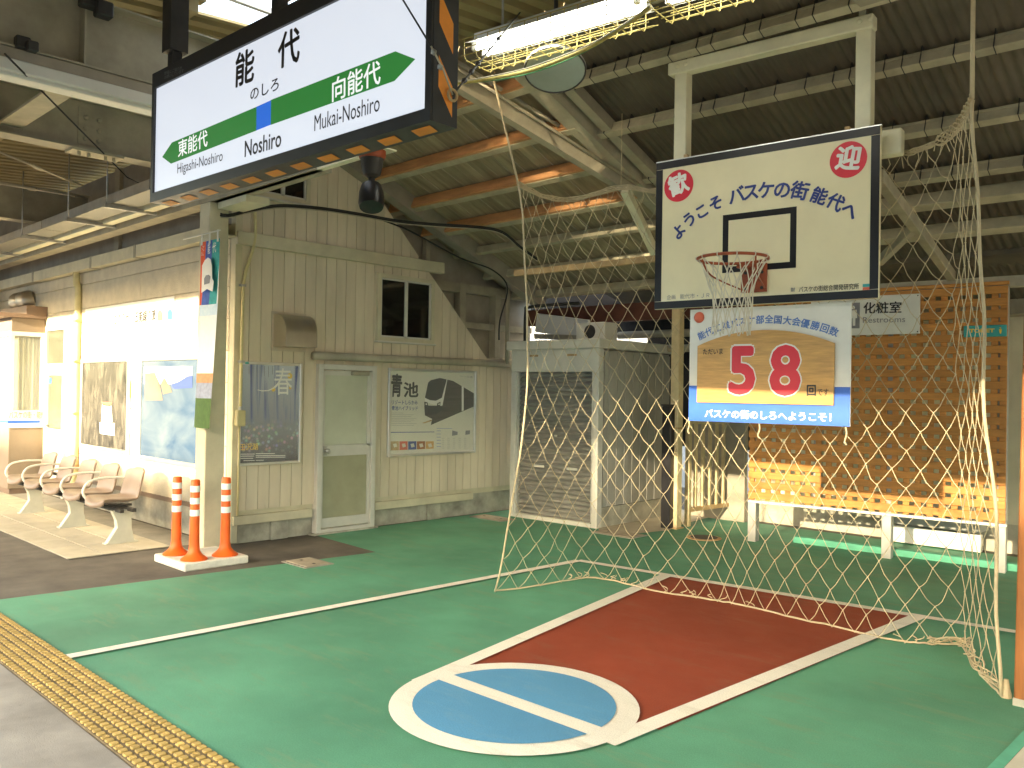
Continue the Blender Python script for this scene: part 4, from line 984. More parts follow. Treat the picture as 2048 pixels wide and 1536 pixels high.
for k in range(6):
    for j in range(5): pp('small_print', 'greyp', [(950+85*j, 1200+30*k), (985+85*j, 1200+30*k), (985+85*j, 1204+30*k), (950+85*j, 1204+30*k)])
    pp('small_print', 'bluetext', [(870, 1085+48*k), (935, 1085+48*k), (935, 1092+48*k), (870, 1092+48*k)])
fit_text('レール旅', PB, zp(1240, 245), zp(1425, 265), zp(1330, 238), zp(1330, 272), M['greyp'], pb)
PBg = glass('poster_glass', (.9, .9, .9), .06, .06)
wbox('cover_sheet', PBg, pb, XW+.018, XW+.021, yb0+.03, yb1-.03, zb0+.03, zb1-.03)
wbox('cover_sheet', PBg, pa, XW+.018, XW+.021, ya0+.03, ya1-.03, za0+.03, za1-.03)

def photo_mat(name, ramp, scale, stretch):
    m = bpy.data.materials.new(name); m.use_nodes = True; n = m.node_tree.nodes; l = m.node_tree.links; b = n['Principled BSDF']
    tc = n.new('ShaderNodeTexCoord'); mp = n.new('ShaderNodeMapping'); mp.inputs['Scale'].default_value = stretch; l.new(tc.outputs['Object'], mp.inputs[0])
    t = n.new('ShaderNodeTexNoise'); t.inputs['Scale'].default_value = scale; t.inputs['Detail'].default_value = 8; t.inputs['Distortion'].default_value = .8; l.new(mp.outputs[0], t.inputs[0])
    r = n.new('ShaderNodeValToRGB'); e = r.color_ramp.elements
    for i, (pos, c) in enumerate(ramp):
        q = e[0] if i == 0 else (e[1] if i == len(ramp)-1 else e.new(pos)); q.position = pos; q.color = (*c, 1)
    l.new(t.outputs[0], r.inputs[0]); l.new(r.outputs[0], b.inputs['Base Color']); b.inputs['Roughness'].default_value = .25; return m
def frame_x(t, x0, x1, z0, z1, yf, w=.05):
    for nm, (a, b, c, d) in (('frame_side', (x0, x0+w, z0, z1)), ('frame_side', (x1-w, x1, z0, z1)), ('frame_rail', (x0+w, x1-w, z1-w, z1)), ('frame_rail', (x0+w, x1-w, z0, z0+w))):
        wbox(nm, M['alu'], t, a, b, yf-.036, yf-.002, c, d, bevel=.006)
YP = YF-.0205
pc_ = thing('framed_poster', (-11.6, YP, 1.3), 'dim photo poster of hanging shirts and garlands on the sunlit front wall', 'poster')
frame_x(pc_, -12.13, -10.52, .75, 1.93, YP)
wbox('print', photo_mat('shop_photo', [(.3, (.006, .006, .006)), (.45, (.018, .016, .013)), (.58, (.045, .038, .028)), (.75, (.12, .11, .09))], 4, (2.2, 1, .8)), pc_, -12.08, -10.57, YP-.012, YP-.004, .80, 1.88)
PCp = Plane((0, YP-.014, 0), X); PCp.off = 0
zc = lambda x, y: (x/3.84, 780+y/3.84)
for nm, m, q in (('shirt', 'whitep', ((785, 110), (855, 120), (862, 245), (778, 250))), ('tassels', 'whitep', ((765, 250), (880, 255), (878, 350), (768, 335))), ('red_top', 'redball', ((780, 90), (860, 95), (850, 125), (790, 120))), ('pole_stripe', 'plaque', ((995, -60), (1002, -60), (1000, 60), (992, 60)))): patch(nm, M[m], pc_, PCp, [zc(*p) for p in q])
for k in range(5): patch('tassel_gap', M['greyp'], pc_, PCp, [zc(*p) for p in ((785+19*k, 262), (792+19*k, 262), (792+19*k, 330), (783+19*k, 328))], .001)
pd_ = thing('framed_poster', (-9.6, YP, 1.3), 'washed-out sea coast photo poster on the sunlit front wall beside the pillar', 'poster')
frame_x(pd_, -10.22, -8.62, .72, 1.93, YP)
wbox('print', photo_mat('coast_photo', [(.3, (.015, .045, .10)), (.5, (.03, .075, .14)), (.75, (.10, .13, .16))], 1.2, (1, 1, 2.5)), pd_, -10.17, -8.67, YP-.012, YP-.004, .77, 1.88)
zd = lambda x, y: (x/4.267, 440+y/4.267)
for nm, m, q in (('sky', 'whitep', ((1230, 1250), (1640, 1250), (1640, 1400), (1230, 1400))), ('headland', 'asphalt', ((1235, 1310), (1320, 1300), (1365, 1400), (1390, 1540), (1235, 1540))), ('headland', 'asphalt', ((1370, 1400), (1400, 1340), (1450, 1420), (1470, 1470), (1390, 1490))), ('far_hills', 'navy', ((1455, 1400), (1520, 1380), (1600, 1330), (1640, 1325), (1640, 1430), (1480, 1440)))): patch(nm, M[m], pd_, PCp, [zd(*p) for p in q], .0 if nm == 'sky' else .001)
# long notice above the posters
nt = thing('notice_board', (-10.6, YP, 2.4), 'long white notice on the front wall about a railway line trip', 'notice')
wbox('board', M['whitep'], nt, -12.05, -9.35, YP-.014, YP-.002, 2.20, 2.60, bevel=.003)
PN = Plane((0, YP-.016, 0), X); PN.off = 0
fit_text('ごのうせん 五能線の旅', PN, zd(975, 850), zd(1330, 805), zd(1150, 785), zd(1150, 885), M['blackp'], nt, .03)
for q, m in (((1365, 815), 'plaque'), ((1410, 810), 'greyp'), ((1450, 805), 'teal')): patch('train_face', M[m], nt, PN, [zd(q[0]+a*22, q[1]+b_*48) for a, b_ in ((-.9, 1), (.9, .95), (1, -.3), (.6, -.9), (-.6, -.9), (-1, -.3))], .0005)

# ================================================================== SHUTTER SHED
s0, s1 = GZ(1020, 1032), GZ(1195, 1058)
sX = (s1-s0).normalized(); sYv = Z.cross(sX); SHW = (s1-s0).length
sh = thing('storage_shed', s0+sX*(SHW/2), 'grey storage shed with a roller shutter behind the net', 'shed')
def hb_(name, m, a, b, c, d, e, f, parent=None, bevel=0):
    return G().box(s0+sX*((a+b)/2)+sYv*((c+d)/2)+Z*((e+f)/2), sX, sYv, Z, abs(b-a)/2, abs(d-c)/2, abs(f-e)/2).obj(name, m, parent or sh, bevel=bevel)
SDp = 1.55
hb_('body', M['shed_side'], .03, SHW-.025, .08, SDp, .05, 2.1)
for k in range(17):                                     # ribbed side panels
    hb_('side_panel', M['shed_side'], SHW-.024, SHW-.004+(.004 if k % 2 else 0), .10+.085*k+.003, .10+.085*(k+1)-.003, .25, 2.08)
hb_('side_skirt', M['base_conc'], .02, SHW-.002, .06, SDp+.02, .0, .24)
for a, b in ((0, .085), (SHW-.085, SHW)): hb_('jamb', M['shed_trim'], a, b, -.02, .079, 0, 1.84, bevel=.006)
for a, b in ((.086, .12), (SHW-.12, SHW-.086)): hb_('guide_rail', M['alu'], a, b, .012, .06, .06, 1.84)
hb_('header', M['shed_trim'], 0, SHW, -.02, .079, 1.841, 2.115, bevel=.006)
hb_('roof', M['shed_trim'], -.06, SHW+.03, -.06, SDp+.05, 2.116, 2.23, bevel=.01)
hb_('sill', M['shed_trim'], .086, SHW-.086, -.02, .07, .0, .055, bevel=.005)
for a in (.38, .98): hb_('vent_slot', M['rust'], a-.07, a+.07, -.026, -.019, 2.03, 2.055)
sw0, sw1 = .122, SHW-.122
g = G(); ns = 30; ph = (1.84-.06)/ns
for i in range(7):                                       # one curved slat, shared by all
    pass
prof = [(.02, 0), (.006, .006), (.0, .020), (.004, .036), (.016, .048), (.026, .052), (.026, ph-.001), (.034, ph-.001), (.034, 0)]
sl_g = G().prism([sX*(-(sw1-sw0)/2)+sYv*a+Z*b for a, b in prof], sX*(sw1-sw0))
sl_me, _ = sl_g.mesh('slat', center=(0, 0, 0))
shu = hb_('shutter', M['iron'], sw0, sw1, .056, .07, .06, 1.84)
for i in range(ns): put('slat', sl_me, s0+sX*((sw0+sw1)/2)+sYv*.018+Z*(.06+ph*i), M['shutter'], shu)
for a in (.46, .98): hb_('handle', M['whites'], a-.085, a+.085, .006, .017, .655, .685, parent=shu, bevel=.006)
hb_('lock', M['alu'], .70, .74, .008, .017, 1.05, 1.07, parent=shu)
# dark post and small box between the station wall and the shed
dp = GZ(1014, 1016); t = thing('dark_post', (dp.x, dp.y, 0), 'black square post between station wall and shutter shed', 'post')
wbox('post', M['black'], t, dp.x-.06, dp.x+.06, dp.y-.06, dp.y+.06, 0, 1.55, bevel=.006); wbox('switch_box', M['black'], t, dp.x-.055, dp.x+.055, dp.y-.1, dp.y-.061, 1.42, 1.56, bevel=.006)
# white unit on top of the shed
uc = s0+sX*.92+sYv*.55+Z*2.232
t = thing('condenser_unit', uc, 'white outdoor condenser unit standing on the shed roof', 'air conditioner')
G().box(uc+Z*.12, sX, sYv, Z, .22, .14, .115).obj('casing', M['whites'], t, bevel=.01)
G().lathe(uc+Z*.12-sYv*.142, [(.085, 0), (.085, .006)], 20, axis=-sYv).obj('fan_grille', M['iron'], t)
for s_ in (-.14, .14): G().box(uc+sX*s_+Z*.004, sX, sYv, Z, .03, .15, .005).obj('foot', M['steel'], t)
# pale sheet-metal duct and rainwater pipe left of it
dk = thing('sheet_duct', s0+sX*.3+sYv*.9+Z*2.2, 'pale blue-grey sheet metal duct behind the shed roof edge', 'duct')
G().beam(s0+sX*(-.35)+sYv*.95+Z*2.55, s0+sX*.55+sYv*.95+Z*2.42, .2, .26).obj('duct', M['facade'], dk, bevel=.01)
G().beam(s0+sX*(-.35)+sYv*.84+Z*2.36, s0+sX*.62+sYv*.84+Z*2.30, .03, .07).obj('flange', M['steel'], dk)
tube('bracket_pipe', M['cable'], dk, curve([s0+sX*(-.05)+sYv*.3+Z*2.1, s0+sX*(-.05)+sYv*.3+Z*2.62, s0+sX*.05+sYv*.3+Z*2.70, s0+sX*.6+sYv*.6+Z*2.74], 6), .022, 8)
tube('riser', M['beam'], dk, [s0+sX*(-.28)+sYv*.2+Z*1.95, s0+sX*(-.28)+sYv*.2+Z*2.95], .03, 8)

# closing wall behind, its panel coloured black for the shade below the roof
bw = thing('shade_partition', (-5.9, 9.75, 0), 'backdrop partition blackened for the shade under the low rear roof', 'partition')
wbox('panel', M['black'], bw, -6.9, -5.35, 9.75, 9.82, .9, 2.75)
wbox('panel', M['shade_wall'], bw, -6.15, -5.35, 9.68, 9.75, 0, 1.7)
rr_ = thing('low_rear_roof', (-5.5, 9.6, 2), 'dark lower roof closing the back of the court bay', 'roof')
G().prism([V((-6.95, 8.7, 2.92)), V((4.5, 8.7, 2.92)), V((4.5, 10.4, 2.55)), V((-6.95, 10.4, 2.55))], (0, 0, .05)).obj('sheet', M['corr'], rr_)
wbox('shade_board', M['black'], rr_, -6.95, -5.36, 9.84, 9.9, 1.8, 2.7)  # black boards stand in for the dark at the back
wbox('shade_board', M['black'], rr_, -7.35, -4.2, 9.30, 9.36, 2.40, 3.1)  # added to cover the bright gap behind the red beam
wbox('shade_board', M['black'], rr_, -9.6, -7.355, 9.30, 9.36, 2.76, 3.2)

# ================================================================== POLE, DARK COVER, RAILING
pp_ = GZ(1350, 1057)
po = thing('steel_pole', pp_, 'cream rust-spotted steel roof pole behind the net', 'pole')
wbox('shaft', M['pole'], po, pp_.x-.055, pp_.x+.055, pp_.y-.055, pp_.y+.055, 0, roofz(pp_.y)+.05, bevel=.008)
wbox('foot', M['rust'], po, pp_.x-.075, pp_.x+.075, pp_.y-.075, pp_.y+.075, .004, .02); wbox('strap', M['rust'], po, pp_.x-.062, pp_.x+.062, pp_.y-.062, pp_.y+.062, 1.18, 1.20)
pk = GZ(1330, 1060); pk = V((pk.x-.02, pk.y+.10, 0)); t = thing('pole_guard', pk, 'black padded guard post standing left of the cream pole', 'post')
wbox('guard', M['black'], t, pk.x-.085, pk.x+.045, pk.y-.05, pk.y+.08, 0, 1.45, bevel=.012); wbox('cap', M['iron'], t, pk.x-.09, pk.x+.05, pk.y-.055, pk.y+.085, 1.451, 1.47)
ra, rb = GZ(1375, 1053), GZ(1458, 1040)
ry = thing('railing', (ra+rb)/2, 'rusty cream railing with upright bars beside the pole', 'railing')
for q in (ra, rb): G().beam(q, q+Z*1.28, .06, .06, up=X).obj('post', M['pole'], ry, bevel=.005)
G().beam(ra+Z*1.255, rb+Z*1.255, .05, .045).obj('top_rail', M['pole'], ry, bevel=.004); G().beam(ra+Z*.20, rb+Z*.20, .06, .05).obj('bottom_rail', M['rust'], ry, bevel=.004)
for k in range(1, 6): 
    q = ra.lerp(rb, k/6); G().beam(q+Z*.22, q+Z*1.235, .035, .035, up=X).obj('bar', M['pole'], ry)

# ================================================================== LATTICE FENCE
FY = 8.96; fx0, fx1, fz0, fz1 = -3.69, -1.235, .455, 2.66
lf = thing('lattice_fence', CW(-2.4, FY, 0), 'orange-brown wooden lattice fence screening the restroom', 'fence')
nr, ncl = 20, 23; dz = (fz1-fz0)/nr; dx = (fx1-fx0)/ncl
hs_me, _ = G().box((0, 0, 0), CX, CY, Z, (fx1-fx0)/2, .010, dz*.33).mesh('slat', bevel=.003, center=(0, 0, 0))
vs_me, _ = G().box((0, 0, 0), CX, CY, Z, dx*.27, .010, (fz1-fz0)/2).mesh('upright_slat', bevel=.003, center=(0, 0, 0))
for i in range(nr): put('slat', hs_me, CW((fx0+fx1)/2, FY-.011, fz0+dz*(i+.5)), M['lattice'], lf)
for j in range(ncl+1):
    xx = fx0+dx*j; xx = min(max(xx, fx0+dx*.3), fx1-dx*.3); put('upright_slat', vs_me, CW(xx, FY+.011, (fz0+fz1)/2), M['lattice'], lf)
cbox('top_rail', M['lattice'], lf, fx0-.01, fx1+.01, FY-.03, FY+.022, fz1-.012, fz1+.022, bevel=.003)
cbox('bottom_rail', M['shed_trim'], lf, fx0, fx1+.01, FY-.02, FY+.022, fz0-.028, fz0-.004)
for xx in (-3.645, -2.96, -2.262, -1.275):
    zb0_ = 0 if xx != -2.96 else fz0
    cbox('post', M['shed_side'], lf, xx-.04, xx+.04, FY+.023, FY+.10, zb0_, fz1-.02, bevel=.004)
    if zb0_ == 0: cbox('post_foot', M['shed_side'], lf, xx-.045, xx+.045, FY-.02, FY+.022, 0, fz0-.03, bevel=.004)
# restroom sign
RSg = Plane(CW(0, FY-.045, 0), CX); RSg.off = 0
zr_ = lambda x, y: (1480+x/2.4, 540+y/2.4)
a_, b_ = RSg.at(*zr_(340, 150)), RSg.at(*zr_(862, 305))
rs = thing('restroom_sign', (a_+b_)/2, 'white restroom sign with pictogram and Japanese lettering on the lattice', 'sign')
ca, cb = cc(a_), cc(b_); zT = cc(RSg.at(*zr_(862, 112)))[2]
cbox('board', M['whites'], rs, ca[0], cb[0], FY-.042, FY-.026, cb[2], zT, bevel=.003)
for q in ((ca[0]+.03, cb[2]+.02), (cb[0]-.02, cb[2]+.02), (cb[0]-.02, zT-.02)): G().lathe(CW(q[0], FY-.043, q[1]), [(.007, 0), (.004, .004)], 8, axis=-CY).obj('screw', M['iron'], rs)
patch('pictogram_field', M['greyp'], rs, RSg, [zr_(*p) for p in ((528, 158), (576, 156), (574, 280), (526, 280))])
RSg.off = .001
patch('figure_body', M['whitep'], rs, RSg, [zr_(*p) for p in ((534, 195), (560, 190), (562, 230), (554, 232), (553, 268), (541, 268), (540, 232), (532, 230))])
patch('figure_head', M['whitep'], rs, RSg, [zr_(543+9*math.cos(a), 180+9*math.sin(a)) for a in [2*math.pi*i/12 for i in range(12)]])
fit_text('化粧室', RSg, zr_(592, 182), zr_(776, 178), zr_(690, 152), zr_(690, 208), M['blackp'], rs, .02)
fit_text('Restrooms', RSg, zr_(590, 240), zr_(793, 236), zr_(690, 224), zr_(690, 252), M['greyp'], rs)
# toilet sign
a_, b_ = cc(RSg.at(*zr_(1073, 268))), cc(RSg.at(*zr_(1280, 318)))
ts = thing('toilet_sign', CW((a_[0]+b_[0])/2, FY, b_[2]), 'small teal TOILET sign with yellow lettering at the fence edge', 'sign')
cbox('board', M['teal'], ts, a_[0], b_[0], FY-.046, FY-.024, b_[2], a_[2], bevel=.006)
RSg.off = .003
fit_text('TOILET', RSg, zr_(1100, 292), zr_(1222, 290), zr_(1160, 282), zr_(1160, 301), M['yellowp'], ts, .05)
patch('figure', M['yellowp'], ts, RSg, [zr_(*p) for p in ((1243, 284), (1257, 283), (1256, 296), (1253, 306), (1248, 306), (1244, 296))])
patch('figure_head', M['yellowp'], ts, RSg, [zr_(1250+4*math.cos(a), 278+4*math.sin(a)) for a in [2*math.pi*i/10 for i in range(10)]])

# ================================================================== BACKBOARD AND HOOP
BY = 5.78; bx_ = lambda x, y: cc(PC(x, y, BY))
tl_, br_ = bx_(1313, 326), bx_(1757, 596)
bxl, bxr, bzb, bzt = tl_[0], br_[0], (bx_(1315, 619)[2]+br_[2])/2, (tl_[2]+bx_(1755, 252)[2])/2
bb = thing('basketball_backboard', CW((bxl+bxr)/2, BY, bzb), 'white basketball backboard with welcome lettering hung from the canopy roof', 'backboard')
cbox('board', M['board'], bb, bxl, bxr, BY, BY+.035, bzb, bzt, bevel=.003)
fwid = .058
for nm, (a, b, c, d) in (('border', (bxl, bxr, bzt-fwid, bzt)), ('border', (bxl, bxr, bzb, bzb+fwid)), ('border', (bxl, bxl+fwid, bzb+fwid, bzt-fwid)), ('border', (bxr-fwid, bxr, bzb+fwid, bzt-fwid))):
    cbox(nm, M['black'], bb, a+.002, b-.002, BY-.004, BY-.0002, c+.002, d-.002)
cbox('edge_strip', M['alu'], bb, bxl-.004, bxr+.004, BY+.002, BY+.03, bzt+.0005, bzt+.008)
BBp = Plane(CW(0, BY-.001, 0), CX); BBp.off = 0
z1 = lambda x, y: (1290+x/4.0157, 240+y/4.0157)
i0, i1 = cc(BBp.at(*z1(627, 750))), cc(BBp.at(*z1(1212, 1185)))
izt = (cc(BBp.at(*z1(627, 763)))[2]+cc(BBp.at(*z1(1212, 697)))[2])/2; izb = i1[2]; tw_ = .043
for (a, b, c, d) in ((i0[0], i1[0], izt-tw_, izt), (i0[0], i1[0], izb, izb+tw_), (i0[0], i0[0]+tw_, izb+tw_, izt-tw_), (i1[0]-tw_, i1[0], izb+tw_, izt-tw_)): cbox('target_square', M['black'], bb, a, b, BY-.0022, BY-.0002, c, d)
# red discs with characters
def ell(pl, cx_, cy_, q, r, off, n=40):
    o = pl.at(*q, off); return [o+pl.U*(r*math.cos(2*math.pi*i/n))+Z*(r*math.sin(2*math.pi*i/n)) for i in range(n)]
BBp.off = .002
for ch, q, rt in (('歓', (270, 528), .26), ('迎', (1632, 318), -.16)):
    o_ = BBp.at(*z1(*q)); r_ = .120
    G().sheet([o_+CX*(r_*math.cos(2*math.pi*i/40))+Z*(r_*math.sin(2*math.pi*i/40)) for i in range(40)]).obj('red_disc', M['redp'], bb)
    text(ch, .165, M['whitep'], bb, BBp.at(*z1(*q), .004), CX, Z, weight=.006, rot=rt)
BBp.off = .0025
chars = [('よ', 275, 900), ('う', 360, 805), ('こ', 458, 740), ('そ', 570, 675), ('バ', 735, 615), ('ス', 850, 587), ('ケ', 972, 572), ('の', 1100, 570), ('街', 1240, 578), ('能', 1395, 618), ('代', 1525, 668), ('へ', 1640, 735)]
pts_ = [BBp.at(*z1(c[1], c[2])) for c in chars]
for i, c in enumerate(chars):
    d = pts_[min(i+1, 11)]-pts_[max(i-1, 0)]; rt = math.atan2(d.z, d.dot(CX))
    text(c[0], .115 if i < 4 or i > 8 else .13, M['navy'], bb, pts_[i], CX, Z, weight=.0035, rot=rt)
fit_text('企画', BBp, z1(175, 1425), z1(245, 1420), z1(210, 1405), z1(210, 1442), M['greyp'], bb)
fit_text('能代市・ＪＲ', BBp, z1(282, 1418), z1(518, 1406), z1(400, 1392), z1(400, 1432), M['greyp'], bb)
fit_text('バスケの街総合開発研究所', BBp, z1(1235, 1362), z1(1718, 1334), z1(1480, 1325), z1(1480, 1372), M['blackp'], bb, .01)
fit_text('財', BBp, z1(1170, 1365), z1(1205, 1363), z1(1187, 1345), z1(1187, 1382), M['greyp'], bb, .02)
patch('badge_top', M['teal'], bb, BBp, [z1(*p) for p in ((1748, 1318), (1812, 1314), (1812, 1338), (1748, 1342))]); patch('badge_bottom', M['redball'], bb, BBp, [z1(*p) for p in ((1748, 1344), (1812, 1340), (1812, 1362), (1748, 1366))])
# hanging frame: two posts, top beam, rear beam
FB = BY+.045
def bpx(x, y): return cc(PC(x, y, FB+.0))
ptz = bpx(1338, 138)[2]; pl_, pr_ = bpx(1361, 150)[0], bpx(1727, 70)[0]
for x_ in (pl_, pr_): cbox('hanger_post', M['beam_white'], bb, x_-.05, x_+.05, FB, FB+.10, bzb+.15, ptz-.02, bevel=.006)
zt0 = (bpx(1338, 125)[2]+bpx(1748, 30)[2])/2; zt1 = (bpx(1340, 147)[2]+bpx(1748, 55)[2])/2
cbox('top_beam', M['beam_white'], bb, bpx(1338, 125)[0], bpx(1748, 30)[0], FB-.02, FB+.08, zt1-.01, zt0, bevel=.008)
for x_ in (pl_-.02, pl_+.05, pr_-.02, pr_+.05): G().lathe(CW(x_, FB-.021, (zt0+zt1)/2), [(.018, 0), (.018, .01), (.009, .014)], 6, axis=-CY).obj('bolt', M['beam_white'], bb)
cbox('rear_beam', M['beam_white'], bb, bxl+.1, bxr+.09, FB+.101, FB+.19, bzt-.16, bzt+.01, bevel=.008)
for x_ in (pl_+.06, pr_-.02): cbox('roof_strap', M['beam_white'], bb, x_-.02, x_+.02, FB+.03, FB+.05, zt0, zt0+.22); 
for q in (z1(330, 285), z1(1625, 65)):
    c_ = cc(PC(*q, BY+.01)); cbox('clip', M['rust'], bb, c_[0]-.015, c_[0]+.015, BY+.0, BY+.03, bzt+.008, bzt+.03)
br0 = PC(1757, 352, BY+.22); br1 = PC(1903, 552, 8.85)
G().beam(br0, br1, .07, .09).obj('brace', M['beam'], bb, bevel=.005)
G().beam(PC(1757, 525, 7.6), br0.lerp(br1, .42), .06, .07).obj('brace', M['beam'], bb, bevel=.005)
# hoop
hp = thing('basketball_hoop', CW(0, BY-.36, 2.5), 'rusty orange basketball hoop with white cord net', 'hoop')
hcx = (cc(PC(1405, 520, BY-.33))[0]+cc(PC(1541, 520, BY-.33))[0])/2; RR = (cc(PC(1541, 520, BY-.33))[0]-cc(PC(1405, 520, BY-.33))[0])/2-.012
hz = cc(PC(1473, 519, BY-.33))[2]; HC = CW(hcx, BY-.02-.13-RR, hz)
ring = [HC+CX*(RR*math.cos(2*math.pi*i/40))+CY*(RR*math.sin(2*math.pi*i/40)) for i in range(40)]
G().tube(ring, .0105, 8, closed=True).obj('rim', M['rim'], hp, smooth=True)
mx_ = cc(PC(1520, 548, BY))[0]; mz = hz
cbox('mount_plate', M['rim'], hp, hcx-.095, hcx+.095, BY-.016, BY-.005, hz-.19, hz+.012, bevel=.003)
cbox('arm', M['rim'], hp, hcx-.07, hcx+.07, BY-.155, BY-.017, hz-.03, hz-.006, bevel=.003)
for s_ in (-1, 1): tube('stay', M['rim'], hp, curve([HC+CX*(s_*RR*.82)-CY*(RR*.3), HC+CX*(s_*RR*.7)+CY*.02-Z*.1, HC+CX*(s_*.09)+CY*(RR+.11)-Z*.165], 7), .006, 8)
for s_ in (-.06, .06):
    for zz in (-.16, -.05): G().lathe(CW(hcx+s_, BY-.017, hz+zz), [(.012, 0), (.012, .006)], 8, axis=-CY).obj('bolt', M['iron'], hp)
# hoop net: crossing cords on a narrowing sleeve
def sleeve(t, a):
    r = RR*(.97 - .40*min(1, t/.45)**.75) if t < .45 else RR*(.57-.03*math.sin((t-.45)*4))
    wob = .006*math.sin(a*5+t*9); z_ = -.50*t
    return HC + CX*((r+wob)*math.cos(a)) + CY*((r+wob)*math.sin(a)) + Z*(z_-.012)
NC = 12; g = G()
for k in range(NC):
    for sg_ in (-1, 1):
        pts = []
        for i in range(29):
            t = i/28; a = 2*math.pi*k/NC + sg_*2*math.pi/NC*2.0*t*1.0
            p = sleeve(t, a+.03*math.sin(k*7+t*11)); pts.append(p)
        g.tube(pts, .0040, 5)
        lp = sleeve(0, 2*math.pi*k/NC); 
for k in range(NC):
    a = 2*math.pi*k/NC; p = HC+CX*(RR*math.cos(a))+CY*(RR*math.sin(a)); d = (p-HC).normalized()
    g.tube([p+d*(.014*math.cos(b))+Z*(.014*math.sin(b)) for b in [2*math.pi*i/10 for i in range(11)]], .0035, 5)
o = g.obj('net', M['hoopcord'], hp, smooth=True)

# ------------------------------------------------------------------ 58 sign
SY = BY+.03
S5 = Plane(CW(0, SY-.0001, 0), CX); S5.off = 0
z5 = lambda x, y: (1360+x/4.9556, 580+y/4.9556)
p00, p11 = cc(S5.at(*z5(85, 1310))), cc(S5.at(*z5(1685, 1340))); ztop = min(cc(S5.at(*z5(95, 180)))[2], bzb-.012)
zbot = (p00[2]+p11[2])/2
sn = thing('score_sign', CW((p00[0]+p11[0])/2, SY, zbot), 'hanging sign with wooden plaque reading 58 titles below the backboard', 'sign')
cbox('panel', M['whites'], sn, p00[0], p11[0], SY, SY+.012, zbot, ztop, bevel=.002)
zbl = cc(S5.at(*z5(885, 955)))[2]
cbox('blue_field', M['bluep'], sn, p00[0]+.001, p11[0]-.001, SY-.0025, SY-.0002, zbot+.001, zbl)
wl, wr_ = cc(S5.at(*z5(183, 800)))[0], cc(S5.at(*z5(1535, 800)))[0]; wb2 = (cc(S5.at(*z5(180, 1108)))[2]+cc(S5.at(*z5(1530, 1148)))[2])/2
ws = (cc(S5.at(*z5(188, 550)))[2]+cc(S5.at(*z5(1538, 535)))[2])/2; wtp = cc(S5.at(*z5(870, 397)))[2]
pq = [CW(wl, SY-.022, wb2), CW(wr_, SY-.022, wb2)]
hwid = (wr_-wl)/2; sagz = wtp-ws; Rr_ = (hwid**2+sagz**2)/(2*sagz)
for i in range(21):
    x_ = wr_-(wr_-wl)*i/20; dx_ = x_-(wl+wr_)/2; pq.append(CW(x_, SY-.022, wtp-Rr_+math.sqrt(Rr_**2-dx_**2)))
G().prism(pq, CY*.018).obj('plaque', M['plaque'], sn)
S5.off = .0235
fit_text('5', S5, z5(467, 795), z5(760, 795), z5(610, 535), z5(610, 1052), M['whitep'], sn, .055, thick=.0)
fit_text('8', S5, z5(872, 795), z5(1212, 795), z5(1040, 520), z5(1040, 1060), M['whitep'], sn, .055, thick=.0)
S5.off = .0250
fit_text('5', S5, z5(482, 797), z5(748, 797), z5(610, 552), z5(610, 1038), M['redp'], sn, .034)
fit_text('8', S5, z5(888, 797), z5(1197, 797), z5(1040, 534), z5(1040, 1045), M['redp'], sn, .034)
S5.off = .0235
fit_text('ただいま', S5, z5(228, 612), z5(425, 608), z5(325, 585), z5(325, 642), M['blackp'], sn, .012)
fit_text('回', S5, z5(1256, 995), z5(1348, 995), z5(1300, 940), z5(1300, 1050), M['blackp'], sn, .035)
fit_text('です', S5, z5(1362, 1012), z5(1472, 1014), z5(1420, 980), z5(1420, 1050), M['blackp'], sn, .012)
S5.off = .004
fit_text('バスケの街のしろへようこそ！', S5, z5(245, 1222), z5(1500, 1262), z5(870, 1190), z5(870, 1280), M['whitep'], sn, .03)
arcs = '能代工業バスケ部全国大会優勝回数'
ax0 = [(215, 455), (290, 418), (370, 385), (455, 357), (535, 335), (615, 318), (705, 305), (793, 300), (882, 296), (970, 300), (1062, 308), (1152, 320), (1240, 338), (1337, 360), (1432, 385), (1522, 418)]
S5.off = .001
ap = [S5.at(*z5(*q)) for q in ax0]
for i, ch in enumerate(arcs):
    d = ap[min(i+1, 15)]-ap[max(i-1, 0)]; text(ch, .063, M['bluetext'], sn, ap[i], CX, Z, weight=.0016, rot=math.atan2(d.z, d.dot(CX)))
bq = S5.at(*z5(190, 272)); autosmooth(G().lathe(bq, [(.041, -.002), (.039, .006), (.030, .013), (.016, .018), (.002, .019)], 28, axis=-CY).obj('ball_emblem', M['redball'], sn), 60)
for q in ((85, 1290), (780, 1330), (1640, 1385)):
    p = S5.at(*z5(*q), -.02); tube('tie', M['cord'], sn, curve([p+Z*.02, p-Z*.03+CX*.008, p-Z*.08-CX*.005, p-Z*.10+CX*.01], 5), .006, 6)

# ================================================================== BALL-STOP NET
nt_ = thing('ball_net', CW(-2.5, 6.2, 0), 'cream cord ball-stop net hung around the basketball goal', 'net')
def cpt(x, y, Yc): return PC(x, y, Yc)
